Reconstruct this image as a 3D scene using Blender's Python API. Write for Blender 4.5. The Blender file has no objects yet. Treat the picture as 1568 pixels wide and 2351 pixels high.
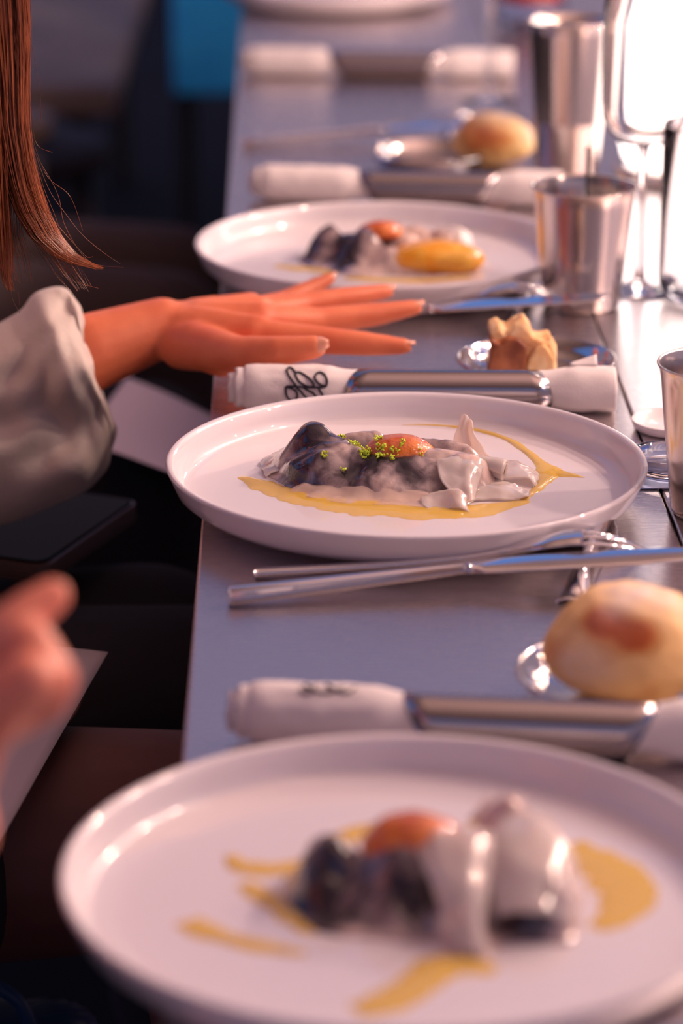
import bpy, bmesh, math, random
from mathutils import Vector, Matrix, noise
random.seed(4)
S = bpy.context.scene
COL = S.collection
PI = math.pi

# ------------------------------------------------------------------ camera
TZ = 0.75                      # height of the table top
F = 6881.8; CX = 784.0; CY = 1175.5
pitch, yaw, roll, CH = 0.3234, -0.0193, 0.0024, 0.5505
fw = Vector((-math.sin(yaw)*math.cos(pitch), math.cos(yaw)*math.cos(pitch), -math.sin(pitch)))
r0 = Vector((math.cos(yaw), math.sin(yaw), 0)); u0 = r0.cross(fw)
rt = r0*math.cos(roll)+u0*math.sin(roll); up = -r0*math.sin(roll)+u0*math.cos(roll)
EYE = Vector((0, 0, TZ+CH))
cd = bpy.data.cameras.new('camera'); cam = bpy.data.objects.new('camera', cd); COL.objects.link(cam)
cam.matrix_world = Matrix(((rt.x, up.x, -fw.x, EYE.x), (rt.y, up.y, -fw.y, EYE.y), (rt.z, up.z, -fw.z, EYE.z), (0, 0, 0, 1)))
cd.sensor_fit = 'HORIZONTAL'; cd.sensor_width = 24.0; cd.lens = F/1568*24.0
cd.clip_start = 0.05; cd.clip_end = 100
cd.dof.use_dof = True; cd.dof.focus_distance = 1.77; cd.dof.aperture_fstop = 4.5
S.camera = cam

# ------------------------------------------------------------------ world and light
S.view_settings.view_transform = 'Standard'; S.view_settings.look = 'None'
S.view_settings.gamma = 1; S.view_settings.use_curve_mapping = False
S.view_settings.exposure = 0.24
W = bpy.data.worlds.new('dusk'); S.world = W; W.use_nodes = True
nt = W.node_tree; nt.nodes.clear()
wo = nt.nodes.new('ShaderNodeOutputWorld'); bg = nt.nodes.new('ShaderNodeBackground')
tc = nt.nodes.new('ShaderNodeTexCoord'); sep = nt.nodes.new('ShaderNodeSeparateXYZ')
mp = nt.nodes.new('ShaderNodeValToRGB')
nt.links.new(tc.outputs['Generated'], sep.inputs[0]); nt.links.new(sep.outputs['Z'], mp.inputs[0])
e = mp.color_ramp.elements
e[0].position = 0.0; e[0].color = (.42, .27, .31, 1)
e[1].position = 1.0; e[1].color = (.10, .15, .38, 1)
k = e.new(.20); k.color = (.37, .28, .37, 1)
k = e.new(.38); k.color = (.30, .245, .34, 1)
k = e.new(.52); k.color = (.13, .27, .70, 1)
nt.links.new(mp.outputs[0], bg.inputs[0]); bg.inputs[1].default_value = 0.78
nt.links.new(bg.outputs[0], wo.inputs[0])

def area(name, loc, target, size, energy, color, size_y=None):
    l = bpy.data.lights.new(name, 'AREA'); l.energy = energy; l.color = color; l.size = size
    if size_y: l.shape = 'RECTANGLE'; l.size_y = size_y
    o = bpy.data.objects.new(name, l); COL.objects.link(o); o.location = loc
    o.rotation_euler = (Vector(target)-Vector(loc)).to_track_quat('-Z', 'Y').to_euler()
    return o
area('added_fill_uplight', (.9, 1.7, TZ+.75), (.9, 1.71, 3.1), .6, 36, (1, .74, .72))  # added fill, thrown up onto the canopy for a warm bounce
def point_light(loc, en, r, col):
    l = bpy.data.lights.new('festoon_and_key_light', 'POINT'); l.energy = en; l.color = col; l.shadow_soft_size = r
    o = bpy.data.objects.new('festoon_and_key_light', l); COL.objects.link(o); o.location = loc
for i in range(14):            # lantern bulbs strung along the right side of the terrace
    point_light((.95+.16*((i*5) % 8), 1.55+.19*i, TZ+.60+.14*((i*3) % 7)), 4.0, .012, (1, .62, .47))
for loc, en in (((1.25, 2.55, TZ+.95), 44), ((1.5, 2.05, TZ+1.25), 40), ((1.15, 1.55, TZ+1.1), 22)):   # three key lights added for stronger warm light from the right
    point_light(loc, en, .04, (1, .70, .57))
for i in range(8):             # festoon bulbs farther off
    point_light((.9+.33*i, 3.4+.35*((i*7) % 5), TZ+1.0+.16*((i*3) % 4)), .6, .018, (1, .78, .6))

# ------------------------------------------------------------------ helpers
def ray(px, py): return fw*F+rt*(px-CX)-up*(py-CY)
def G(px, py, z=0.0):          # point of that line of sight at height z above the table top
    d = ray(px, py); return EYE+d*((TZ+z-EYE.z)/d.z)
def D(px, py, Y):
    d = ray(px, py); return EYE+d*(Y/d.y)
def sm(a, b, x):
    t = max(0, min(1, (x-a)/(b-a))); return t*t*(3-2*t)
def lerp(a, b, t): return a+(b-a)*t
def cat(P, n=6, closed=False):
    P = [Vector(p) for p in P]; out = []; N = len(P)
    for i in range(N if closed else N-1):
        if closed: a, b, c, d = P[(i-1) % N], P[i], P[(i+1) % N], P[(i+2) % N]
        else: a, b, c, d = P[max(i-1, 0)], P[i], P[i+1], P[min(i+2, N-1)]
        for k in range(n):
            t = k/n
            out.append(.5*((2*b)+(c-a)*t+(2*a-5*b+4*c-d)*t*t+(3*b-a-3*c+d)*t**3))
    if not closed: out.append(P[-1])
    return out
def mesh(name, V, Fc, mat=None, parent=None, smooth=True, mods=()):
    me = bpy.data.meshes.new(name); me.from_pydata([tuple(v) for v in V], [], Fc); me.update()
    if smooth:
        for p in me.polygons: p.use_smooth = True
    o = bpy.data.objects.new(name, me); COL.objects.link(o)
    if mat: me.materials.append(mat)
    if parent: o.parent = parent
    return o
def bmobj(name, bm, mat=None, parent=None, smooth=True):
    me = bpy.data.meshes.new(name); bm.normal_update(); bm.to_mesh(me); bm.free()
    if smooth:
        for p in me.polygons: p.use_smooth = True
    o = bpy.data.objects.new(name, me); COL.objects.link(o)
    if mat: me.materials.append(mat)
    if parent: o.parent = parent
    return o
def tag(o, label, cat_=None, group=None, kind=None):
    if label: o['label'] = label
    if cat_: o['category'] = cat_
    if group: o['group'] = group
    if kind: o['kind'] = kind
    return o
def empty(name, loc, label=None, cat_=None, group=None, rz=0):
    o = bpy.data.objects.new(name, None); COL.objects.link(o); o.location = loc; o.rotation_euler = (0, 0, rz)
    o.empty_display_size = .02
    return tag(o, label, cat_, group)
def setp(o, parent):           # parent keeping world place (parents are only moved / turned about z)
    o.parent = parent
    o.matrix_parent_inverse = (Matrix.Translation(parent.location) @ parent.rotation_euler.to_matrix().to_4x4()).inverted()
    return o
def lathe(prof, seg=64, wob=None):
    V = []; Fc = []; n = len(prof)
    for i in range(seg):
        a = 2*PI*i/seg
        for (r, z) in prof:
            rr = r*(1+(wob(a, z) if wob else 0)); V.append((rr*math.cos(a), rr*math.sin(a), z))
    for i in range(seg):
        j = (i+1) % seg
        for k in range(n-1): Fc.append((i*n+k, j*n+k, j*n+k+1, i*n+k+1))
    return V, Fc
def grid(rows, closed=False, flip=False):
    V = [p for r in rows for p in r]; n = len(rows[0]); Fc = []
    for i in range(len(rows)-1):
        for k in range(n if closed else n-1):
            q = (i*n+k, i*n+(k+1) % n, (i+1)*n+(k+1) % n, (i+1)*n+k)
            Fc.append(q[::-1] if flip else q)
    return V, Fc
def tubegeo(path, rad, seg=8, V=None, Fc=None, flat=None, cap=True):
    V = [] if V is None else V; Fc = [] if Fc is None else Fc
    path = [Vector(p) for p in path]; n = len(path); b0 = len(V)
    if not hasattr(rad, '__len__'): rad = [rad]*n
    ref = Vector((0, 0, 1)); 
    if abs((path[-1]-path[0]).normalized().z) > .9: ref = Vector((0, 1, 0))
    for i, p in enumerate(path):
        t = (path[min(i+1, n-1)]-path[max(i-1, 0)])
        t = t.normalized() if t.length > 1e-9 else Vector((1, 0, 0))
        a = t.cross(ref); a = a.normalized() if a.length > 1e-6 else Vector((1, 0, 0)); b = a.cross(t)
        for k in range(seg):
            th = 2*PI*k/seg; fx = rad[i]; fy = rad[i]*(flat if flat else 1)
            V.append(p+a*fx*math.cos(th)+b*fy*math.sin(th))
    for i in range(n-1):
        for k in range(seg):
            Fc.append((b0+i*seg+k, b0+i*seg+(k+1) % seg, b0+(i+1)*seg+(k+1) % seg, b0+(i+1)*seg+k))
    if cap:
        Fc.append(tuple(b0+k for k in range(seg))[::-1]); Fc.append(tuple(b0+(n-1)*seg+k for k in range(seg)))
    return V, Fc
def box(name, x0, x1, y0, y1, z0, z1, mat, parent=None, bev=.002, seg=2):
    bm = bmesh.new(); bmesh.ops.create_cube(bm, size=1)
    for v in bm.verts: v.co = Vector((lerp(x0, x1, v.co.x+.5), lerp(y0, y1, v.co.y+.5), lerp(z0, z1, v.co.z+.5)))
    if bev: bmesh.ops.bevel(bm, geom=list(bm.edges), offset=bev, segments=seg, affect='EDGES', profile=.5)
    return bmobj(name, bm, mat, parent, smooth=False)
def nz(x, y=0, z=0): return noise.noise(Vector((x, y, z)))

# ------------------------------------------------------------------ materials
def mat(name, col, rough=.5, metal=0, **kw):
    m = bpy.data.materials.new(name); m.use_nodes = True; b = m.node_tree.nodes['Principled BSDF']
    b.inputs['Base Color'].default_value = (*col, 1); b.inputs['Roughness'].default_value = rough; b.inputs['Metallic'].default_value = metal
    for k_, v in kw.items():
        b.inputs[k_.replace('_', ' ')].default_value = v
    return m
def noisecol(m, c1, c2, scale=20, detail=4, lo=.4, hi=.6, coord='Object', stretch=None, bump=0, bscale=None, dist=0.0):
    t = m.node_tree; b = t.nodes['Principled BSDF']
    tcn = t.nodes.new('ShaderNodeTexCoord'); mpn = t.nodes.new('ShaderNodeMapping'); n = t.nodes.new('ShaderNodeTexNoise')
    if stretch: mpn.inputs['Scale'].default_value = stretch
    t.links.new(tcn.outputs[coord], mpn.inputs[0]); t.links.new(mpn.outputs[0], n.inputs['Vector'])
    n.inputs['Scale'].default_value = scale; n.inputs['Detail'].default_value = detail; n.inputs['Distortion'].default_value = dist
    cr = t.nodes.new('ShaderNodeValToRGB'); cr.color_ramp.elements[0].position = lo; cr.color_ramp.elements[1].position = hi
    cr.color_ramp.elements[0].color = (*c1, 1); cr.color_ramp.elements[1].color = (*c2, 1)
    t.links.new(n.outputs['Fac'], cr.inputs[0]); t.links.new(cr.outputs[0], b.inputs['Base Color'])
    if bump:
        n2 = n
        if bscale:
            n2 = t.nodes.new('ShaderNodeTexNoise'); n2.inputs['Scale'].default_value = bscale; n2.inputs['Detail'].default_value = 4
            t.links.new(mpn.outputs[0], n2.inputs['Vector'])
        bp = t.nodes.new('ShaderNodeBump'); bp.inputs['Strength'].default_value = bump; bp.inputs['Distance'].default_value = .002
        t.links.new(n2.outputs['Fac'], bp.inputs['Height']); t.links.new(bp.outputs[0], b.inputs['Normal'])
    return m
def brushed(name, col, rough, stretch, amp=.12, bump=.15, scale=60):
    m = mat(name, col, rough, 1.0); t = m.node_tree; b = t.nodes['Principled BSDF']
    tcn = t.nodes.new('ShaderNodeTexCoord'); mpn = t.nodes.new('ShaderNodeMapping'); n = t.nodes.new('ShaderNodeTexNoise')
    mpn.inputs['Scale'].default_value = stretch; n.inputs['Scale'].default_value = scale; n.inputs['Detail'].default_value = 3
    t.links.new(tcn.outputs['Object'], mpn.inputs[0]); t.links.new(mpn.outputs[0], n.inputs['Vector'])
    mr = t.nodes.new('ShaderNodeMapRange'); mr.inputs['To Min'].default_value = rough-amp*.5; mr.inputs['To Max'].default_value = rough+amp*.5
    t.links.new(n.outputs['Fac'], mr.inputs['Value']); t.links.new(mr.outputs[0], b.inputs['Roughness'])
    bp = t.nodes.new('ShaderNodeBump'); bp.inputs['Strength'].default_value = bump; bp.inputs['Distance'].default_value = .0004
    t.links.new(n.outputs['Fac'], bp.inputs['Height']); t.links.new(bp.outputs[0], b.inputs['Normal'])
    return m
M = {}
M['table'] = brushed('brushed_table_steel', (.66, .60, .61), .27, (1, 40, 1), .10, .25, 40)
M['edge'] = mat('table_edge_steel', (.45, .42, .44), .35, 1)
M['dark_metal'] = mat('black_painted_metal', (.012, .012, .018), .5)
M['cup'] = brushed('brushed_cup_steel', (.74, .66, .62), .20, (30, 30, 1), .08, .2, 8)
M['polish'] = mat('polished_steel', (.80, .78, .80), .11, 1)
M['sleeve_steel'] = brushed('sleeve_steel', (.42, .385, .40), .17, (1, 30, 30), .05, .12, 30)
M['dish'] = mat('dish_steel', (.62, .58, .58), .13, 1)
M['china'] = mat('glazed_stoneware', (.78, .73, .775), .30, 0, Coat_Weight=.8, Coat_Roughness=.025)
M['napkin'] = noisecol(mat('white_linen', (.82, .76, .76), .85), (.78, .72, .72), (.86, .80, .80), 25, 3, .3, .7, bump=.25, bscale=900)
M['ink'] = mat('black_embroidery', (.008, .007, .02), .6)
M['glass'] = mat('clear_glass', (1, .985, .98), .0, 0, Transmission_Weight=1.0, IOR=1.47)
M['lampglass'] = mat('glowing_frosted_glass', (1, .95, .92), .4)
b = M['lampglass'].node_tree.nodes['Principled BSDF']; b.inputs['Emission Color'].default_value = (1, .86, .80, 1); b.inputs['Emission Strength'].default_value = 3.2
M['oil'] = mat('olive_oil', (.88, .57, .05), .05, 0, Alpha=.66, Specular_IOR_Level=.6)
M['yolk'] = noisecol(mat('cured_yolk', (.72, .17, .03), .12, 0, Coat_Weight=.6, Subsurface_Weight=.3, Subsurface_Radius=(.01, .003, .001), Subsurface_Scale=1.0), (.50, .085, .018), (.80, .25, .05), 90, 4, .35, .65, bump=.6, bscale=260)
M['mango'] = noisecol(mat('broken_yolk', (.95, .42, .03), .2, 0, Coat_Weight=.4), (.95, .38, .015), (1, .56, .08), 60, 3, .35, .65, bump=.3)
M['zest'] = mat('lime_zest', (.62, .80, .05), .45, Subsurface_Weight=.3, Subsurface_Scale=.002)
M['pale'] = mat('translucent_lardo', (.86, .69, .64), .12, 0, Coat_Weight=.5, Subsurface_Weight=.5, Subsurface_Radius=(.01, .006, .004), Subsurface_Scale=1.0, Alpha=.72)
M['film'] = mat('thin_clear_film', (.90, .70, .60), .10, 0, Coat_Weight=.5, Alpha=.38)
M['darkbit'] = noisecol(mat('mushroom_gills', (.05, .03, .035), .3), (.025, .018, .03), (.11, .06, .05), 120, 4)
def parcel_mat():
    m = mat('marbled_parcel', (.6, .5, .5), .14, 0, Coat_Weight=.55, Coat_Roughness=.12, Subsurface_Weight=.15, Subsurface_Radius=(.008, .004, .003), Subsurface_Scale=1.0)
    t = m.node_tree; b = t.nodes['Principled BSDF']
    at = t.nodes.new('ShaderNodeAttribute'); at.attribute_name = 'dark'
    tcn = t.nodes.new('ShaderNodeTexCoord'); n = t.nodes.new('ShaderNodeTexNoise'); n.inputs['Scale'].default_value = 55; n.inputs['Detail'].default_value = 5; n.inputs['Distortion'].default_value = 1.2
    t.links.new(tcn.outputs['Object'], n.inputs['Vector'])
    ad = t.nodes.new('ShaderNodeMath'); ad.operation = 'MULTIPLY_ADD'; t.links.new(n.outputs['Fac'], ad.inputs[0]); ad.inputs[1].default_value = 1.15
    t.links.new(at.outputs['Fac'], ad.inputs[2])
    cr = t.nodes.new('ShaderNodeValToRGB'); e = cr.color_ramp.elements
    e[0].position = .40; e[0].color = (.66, .50, .46, 1); e[1].position = 1.5; e[1].color = (.02, .015, .03, 1)
    k = e.new(.60); k.color = (.40, .31, .31, 1); k = e.new(.76); k.color = (.20, .15, .17, 1); k = e.new(.92); k.color = (.05, .035, .05, 1)
    e[-1].position = 1.0
    mr = t.nodes.new('ShaderNodeMath'); mr.operation = 'MULTIPLY'; mr.inputs[1].default_value = .74; t.links.new(ad.outputs[0], mr.inputs[0])
    t.links.new(mr.outputs[0], cr.inputs[0]); t.links.new(cr.outputs[0], b.inputs['Base Color'])
    n2 = t.nodes.new('ShaderNodeTexNoise'); n2.inputs['Scale'].default_value = 160; n2.inputs['Detail'].default_value = 3; t.links.new(tcn.outputs['Object'], n2.inputs['Vector'])
    bp = t.nodes.new('ShaderNodeBump'); bp.inputs['Strength'].default_value = .35; bp.inputs['Distance'].default_value = .002
    t.links.new(n2.outputs['Fac'], bp.inputs['Height']); t.links.new(bp.outputs[0], b.inputs['Normal'])
    return m
M['parcel'] = parcel_mat()
def bread_mat(name, crust, gold, flour):
    m = mat(name, gold, .75); t = m.node_tree; b = t.nodes['Principled BSDF']
    tcn = t.nodes.new('ShaderNodeTexCoord'); sp = t.nodes.new('ShaderNodeSeparateXYZ'); t.links.new(tcn.outputs['Object'], sp.inputs[0])
    n = t.nodes.new('ShaderNodeTexNoise'); n.inputs['Scale'].default_value = 38; n.inputs['Detail'].default_value = 5; t.links.new(tcn.outputs['Object'], n.inputs['Vector'])
    at = t.nodes.new('ShaderNodeAttribute'); at.attribute_name = 'crust'
    a = t.nodes.new('ShaderNodeMath'); a.operation = 'MULTIPLY_ADD'; t.links.new(n.outputs['Fac'], a.inputs[0]); a.inputs[1].default_value = .7; t.links.new(at.outputs['Fac'], a.inputs[2])
    cr = t.nodes.new('ShaderNodeValToRGB'); e = cr.color_ramp.elements; e[0].position = .40; e[0].color = (*gold, 1); e[1].position = 1.0; e[1].color = (*crust, 1)
    k = e.new(.55); k.color = (gold[0]*.85, gold[1]*.72, gold[2]*.6, 1); k = e.new(.78); k.color = ((crust[0]+gold[0])/2, (crust[1]+gold[1])/2*.8, (crust[2]+gold[2])/2*.5, 1)
    t.links.new(a.outputs[0], cr.inputs[0])
    mx = t.nodes.new('ShaderNodeMixRGB'); at2 = t.nodes.new('ShaderNodeAttribute'); at2.attribute_name = 'flour'
    t.links.new(at2.outputs['Fac'], mx.inputs[0]); t.links.new(cr.outputs[0], mx.inputs[1]); mx.inputs[2].default_value = (*flour, 1)
    t.links.new(mx.outputs[0], b.inputs['Base Color'])
    bp = t.nodes.new('ShaderNodeBump'); bp.inputs['Strength'].default_value = .5; bp.inputs['Distance'].default_value = .003
    t.links.new(n.outputs['Fac'], bp.inputs['Height']); t.links.new(bp.outputs[0], b.inputs['Normal'])
    return m
M['bread'] = bread_mat('bread_crust', (.58, .12, .02), (.95, .60, .24), (.86, .70, .62))
M['crumb'] = noisecol(mat('bread_crumb', (.9, .66, .38), .9, Subsurface_Weight=.2, Subsurface_Radius=(.01, .006, .003), Subsurface_Scale=1.0), (.82, .46, .20), (.95, .74, .46), 70, 5, .35, .65, bump=1.0)
M['skin'] = noisecol(mat('warm_skin', (.74, .22, .10), .48, Subsurface_Weight=.25, Subsurface_Radius=(.012, .004, .002), Subsurface_Scale=1.0), (.66, .155, .070), (.80, .24, .115), 30, 3, .3, .7, bump=.12, bscale=500)
M['skin_pink'] = noisecol(mat('flushed_skin', (.75, .24, .16), .48, Subsurface_Weight=.25, Subsurface_Radius=(.012, .004, .002), Subsurface_Scale=1.0), (.70, .20, .13), (.82, .30, .20), 30, 3, .3, .7)
M['nail'] = mat('natural_nail', (.80, .36, .24), .18, 0, Coat_Weight=.6)
M['blouse'] = noisecol(mat('cream_silk_blouse', (.60, .52, .46), .6, Sheen_Weight=.2), (.56, .47, .43), (.66, .58, .52), 18, 3, .3, .7, bump=.2, bscale=300)
M['hair'] = noisecol(mat('auburn_hair', (.3, .07, .02), .36), (.10, .022, .010), (.46, .12, .035), 55, 3, .35, .65, stretch=(1, 1, .12)); M['leg_shade'] = mat('leg_shade_brown', (.15, .055, .05), .6)  # the last brown carries the shade on the near leg
M['black_cloth'] = mat('black_cloth', (.007, .006, .013), .9)
M['brown_cloth'] = mat('dark_brown_cloth', (.05, .032, .035), .9)
M['grey_cloth'] = noisecol(mat('taupe_cloth', (.15, .12, .12), .9), (.14, .10, .095), (.30, .21, .15), 4, 2, .3, .7)
M['blue'] = noisecol(mat('blue_canvas', (.015, .20, .60), .8), (.02, .40, .95), (.03, .50, 1.0), 30, 3, .3, .7, bump=.2)
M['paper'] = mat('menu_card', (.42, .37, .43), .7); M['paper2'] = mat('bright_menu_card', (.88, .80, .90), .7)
M['phone'] = mat('phone_glass', (.004, .0035, .005), .10, 0, Specular_IOR_Level=.015)
M['phone_case'] = mat('phone_case', (.05, .028, .03), .35)
M['floor'] = noisecol(mat('dark_paving', (.003, .003, .006), .9, Specular_IOR_Level=.15), (.002, .002, .005), (.0045, .004, .007), 3, 4, bump=.2)
M['navy'] = mat('blue_pleats', (.012, .05, .16), .4)
M['coaster'] = mat('coaster_steel', (.30, .33, .50), .2, 1)
M['red'] = mat('red_drink', (.55, .04, .02), .1)
M['lime'] = M['zest']

# ------------------------------------------------------------------ setting
aw = box('added_canopy', -2.2, 2.6, -2.0, 4.4, 3.0, 3.03, mat('added_canopy_cloth', (.40, .31, .29), .9), bev=0); aw['kind'] = 'structure'  # unseen canopy, added to block the overhead sky and reflect warm light
fl = box('floor', -6, 6, -2, 14, -.05, 0, M['floor'], bev=0); fl['kind'] = 'structure'

XL = -.0487; XS = .2213
tb = empty('dining_table', (XL, 0, 0), 'long brushed steel dining table laid for several guests', 'table')
def tpart(o, lab=None):
    setp(o, tb)
    if lab: o['label'] = lab
    return o
tpart(box('tabletop_panel', XL, XS-.0007, .2, 4.6, TZ-.022, TZ, M['table'], bev=.0012), 'narrow brushed steel tabletop strip under the plates')
tpart(box('tabletop_panel', XS+.0007, XS+.62, .2, 4.6, TZ-.022, TZ, M['table'], bev=.0012), 'wide brushed steel tabletop strip right of the seam')
tpart(box('apron', XL+.07, XS+.56, .3, 4.5, TZ-.075, TZ-.023, M['dark_metal']))
for lx in (XL+.1, XS+.5):
    for ly in (.5, 2.4, 4.3):
        tpart(box('leg', lx-.025, lx+.025, ly-.025, ly+.025, 0, TZ-.075, M['dark_metal']))

# ------------------------------------------------------------------ plates
FLOORZ = .0085
PL = [(.0472, 1.1113), (.0698, 1.6623), (.0716, 2.206), (.062, 3.53)]
plab = ['large white rimmed plate nearest the viewer, badly out of focus', 'white rimmed plate in sharp focus below the monogrammed napkin',
        'white rimmed plate beyond the reaching hand', 'farthest white plate at the top, mostly cut off']
def plate_mesh():
    prof = [(0, .002), (.095, .002), (.097, 0.0), (.104, 0.0), (.107, .0022), (.118, .0032), (.1285, .0065), (.1345, .0115), (.1372, .0175), (.1395, .0228),
            (.1400, .0242), (.1396, .0254), (.1383, .0258), (.1368, .0252), (.1352, .0235), (.1335, .0170), (.1316, .0118), (.1290, .0094), (.1255, FLOORZ+.0001), (.112, FLOORZ), (.05, FLOORZ), (0, FLOORZ)]
    return lathe(prof, 160, lambda a, z: .003*math.sin(2*a+.6)*0+.0012*math.sin(3*a)*(z > .015))
V, Fc = plate_mesh(); pm = None
for i, (x, y) in enumerate(PL):
    if pm is None:
        o = mesh('dinner_plate', V, Fc, M['china']); pm = o.data
    else:
        o = bpy.data.objects.new('dinner_plate', pm); COL.objects.link(o)
    o.location = (x, y, TZ+.0003); tag(o, plab[i], 'plate', 'white rimmed dinner plates')

# ------------------------------------------------------------------ food
def inpoly_r(poly, cx, cy, n=200):
    P = cat([(x, y, 0) for x, y in poly], 10, True); out = []
    for k in range(n):
        a = 2*PI*k/n; d = Vector((math.cos(a), math.sin(a), 0)); best = 0
        for i in range(len(P)):
            p, q = P[i], P[(i+1) % len(P)]; ex, ey = q.x-p.x, q.y-p.y
            den = d.x*ey-d.y*ex
            if abs(den) < 1e-9: continue
            t = ((p.x-cx)*ey-(p.y-cy)*ex)/den; s = ((p.x-cx)*d.y-(p.y-cy)*d.x)/den
            if t > 0 and -1e-6 <= s <= 1+1e-6: best = max(best, t)
        out.append(best)
    return out
def heightfield(name, poly, c, blobs, dark, mtl, base, edge=10, thick=1.2, rough=1.6, seed=0, nr=44, nt_=200):
    """all in mm, local to the plate centre; returns the object and the height function"""
    cx, cy = c; R = inpoly_r(poly, cx, cy, nt_)
    def H(x, y, tf):
        h = 0; 
        for (bx, by, sx, sy, rot, hh) in blobs:
            ca, sa = math.cos(math.radians(rot)), math.sin(math.radians(rot)); dx, dy = x-bx, y-by
            u = (dx*ca+dy*sa)/sx; v = (-dx*sa+dy*ca)/sy
            g = hh*math.exp(-(u*u+v*v)**1.15); h = (h**4+g**4)**.25
        n1 = nz(x*.035+seed, y*.05, seed*1.7); n2 = nz(x*.10, y*.13+seed, 3.1+seed); n3 = nz(x*.3, y*.3+seed, 9)
        h += rough*(3.4*(abs(n1)*2-.45)+.8*(abs(n2)*2-.45)+.15*n3)*min(1, h/8)
        return max(h, 0)*sm(0, 1, tf)+thick*(1+.5*n2)
    V = []; at = []
    for k in range(nt_):
        a = 2*PI*k/nt_
        for i in range(nr+1):
            f = (i/nr)**.9; rr = R[k]*f*(1+.035*nz(math.cos(a)*4+seed, math.sin(a)*4, 1)*f*(1+1.5*nz(math.cos(a)*11, math.sin(a)*11, seed)))
            x, y = cx+math.cos(a)*rr, cy+math.sin(a)*rr
            h = H(x, y, (R[k]-rr)/edge)
            V.append((x/1000, y/1000, FLOORZ+h/1000 if i < nr else FLOORZ+.0001))
            d = 0
            for (bx, by, sx, sy, rot, s) in dark:
                ca, sa = math.cos(math.radians(rot)), math.sin(math.radians(rot)); dx, dy = x-bx, y-by
                u = (dx*ca+dy*sa)/sx; v = (-dx*sa+dy*ca)/sy; d += s*math.exp(-(u*u+v*v))
            vein = 1-abs(nz(x*.07+seed, y*.09, 5))*6
            at.append(min(1.2, d)+.18*max(0, vein)*(d > .1))
    n = nr+1; Fc = []
    for k in range(nt_):
        j = (k+1) % nt_
        for i in range(nr): Fc.append((k*n+i, k*n+i+1, j*n+i+1, j*n+i))
    o = mesh(name, V, Fc, mtl)
    A = o.data.attributes.new('dark', 'FLOAT', 'POINT')
    A.data.foreach_set('value', at)
    o.parent = base
    return o, (lambda x, y: H(x, y, 1))
def sheet(name, rows, mtl, parent, th=.0007, n=6):
    """rows: control rows of local mm points -> smooth thin bent sheet"""
    R1 = [cat([Vector(p)/1000 for p in r], n) for r in rows]
    cols = list(zip(*R1)); cols = [cat(list(c), n) for c in cols]; R2 = list(zip(*cols))
    R2 = [[p+Vector((nz(p.x*80, p.y*80, p.z*80), nz(p.x*80, p.y*80, 7+p.z*80), nz(p.x*80, p.y*80, 14)))*.0022+Vector((0, 0, 1))*nz(p.x*260, p.y*260, 3)*.0009 for p in r] for r in R2]
    V, Fc = grid(R2); o = mesh(name, V, Fc, mtl)
    s = o.modifiers.new('thickness', 'SOLIDIFY'); s.thickness = th; s.offset = 0
    o.parent = parent; return o
def puddle(name, paths, base, label, z=FLOORZ):
    """oil drawn as joined swelling strokes, mm local: list of (points, widths)"""
    o_ = []
    V = []; Fc = []
    for pts, wid in paths:
        P = cat([(x, y, 0) for x, y in pts], 10); n = len(P); m = len(wid)
        b0 = len(V); K = 7
        for i, p in enumerate(P):
            f = i/(n-1)*(m-1); j = min(int(f), m-2); w = lerp(wid[j], wid[j+1], f-j)*(1+.35*nz(p.x*.09, p.y*.09, 4))
            t = (P[min(i+1, n-1)]-P[max(i-1, 0)]).normalized(); s = Vector((-t.y, t.x, 0))
            for k in range(K):
                q = (k/(K-1))*2-1
                pp = p+s*w*q*(1+.25*nz(p.x*.2, p.y*.2, q*3)); zz = .1+1.1*(1-abs(q)**3)*min(1, w/3)*min(1, min(i, n-1-i)/4)
                V.append((pp.x/1000, pp.y/1000, z+zz/1000))
        for i in range(n-1):
            for k in range(K-1): Fc.append((b0+i*K+k, b0+i*K+k+1, b0+(i+1)*K+k+1, b0+(i+1)*K+k))
    o = mesh(name, V, Fc, M['oil']); o.location = base.location; tag(o, label, 'sauce')
    return o
def yolk(base, x, y, z, sx, sy, sz, label, rz=0, m='yolk'):
    bm = bmesh.new(); bmesh.ops.create_icosphere(bm, subdivisions=4, radius=1)
    for v in bm.verts:
        d = v.co.copy(); f = 1+.07*nz(d.x*1.6, d.y*1.6, d.z*1.6+x)+.025*nz(d.x*6, d.y*6, d.z*6)
        zz = d.z if d.z > 0 else d.z*.6
        v.co = Vector((d.x*sx*f/1000, d.y*sy*f/1000, zz*sz*f/1000))
    o = bmobj('egg_yolk', bm, M[m]); o.location = base.location+Vector((x/1000, y/1000, z/1000)); o.rotation_euler = (0, 0, rz)
    return tag(o, label, 'egg yolk', 'egg yolks on the starters')
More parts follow.
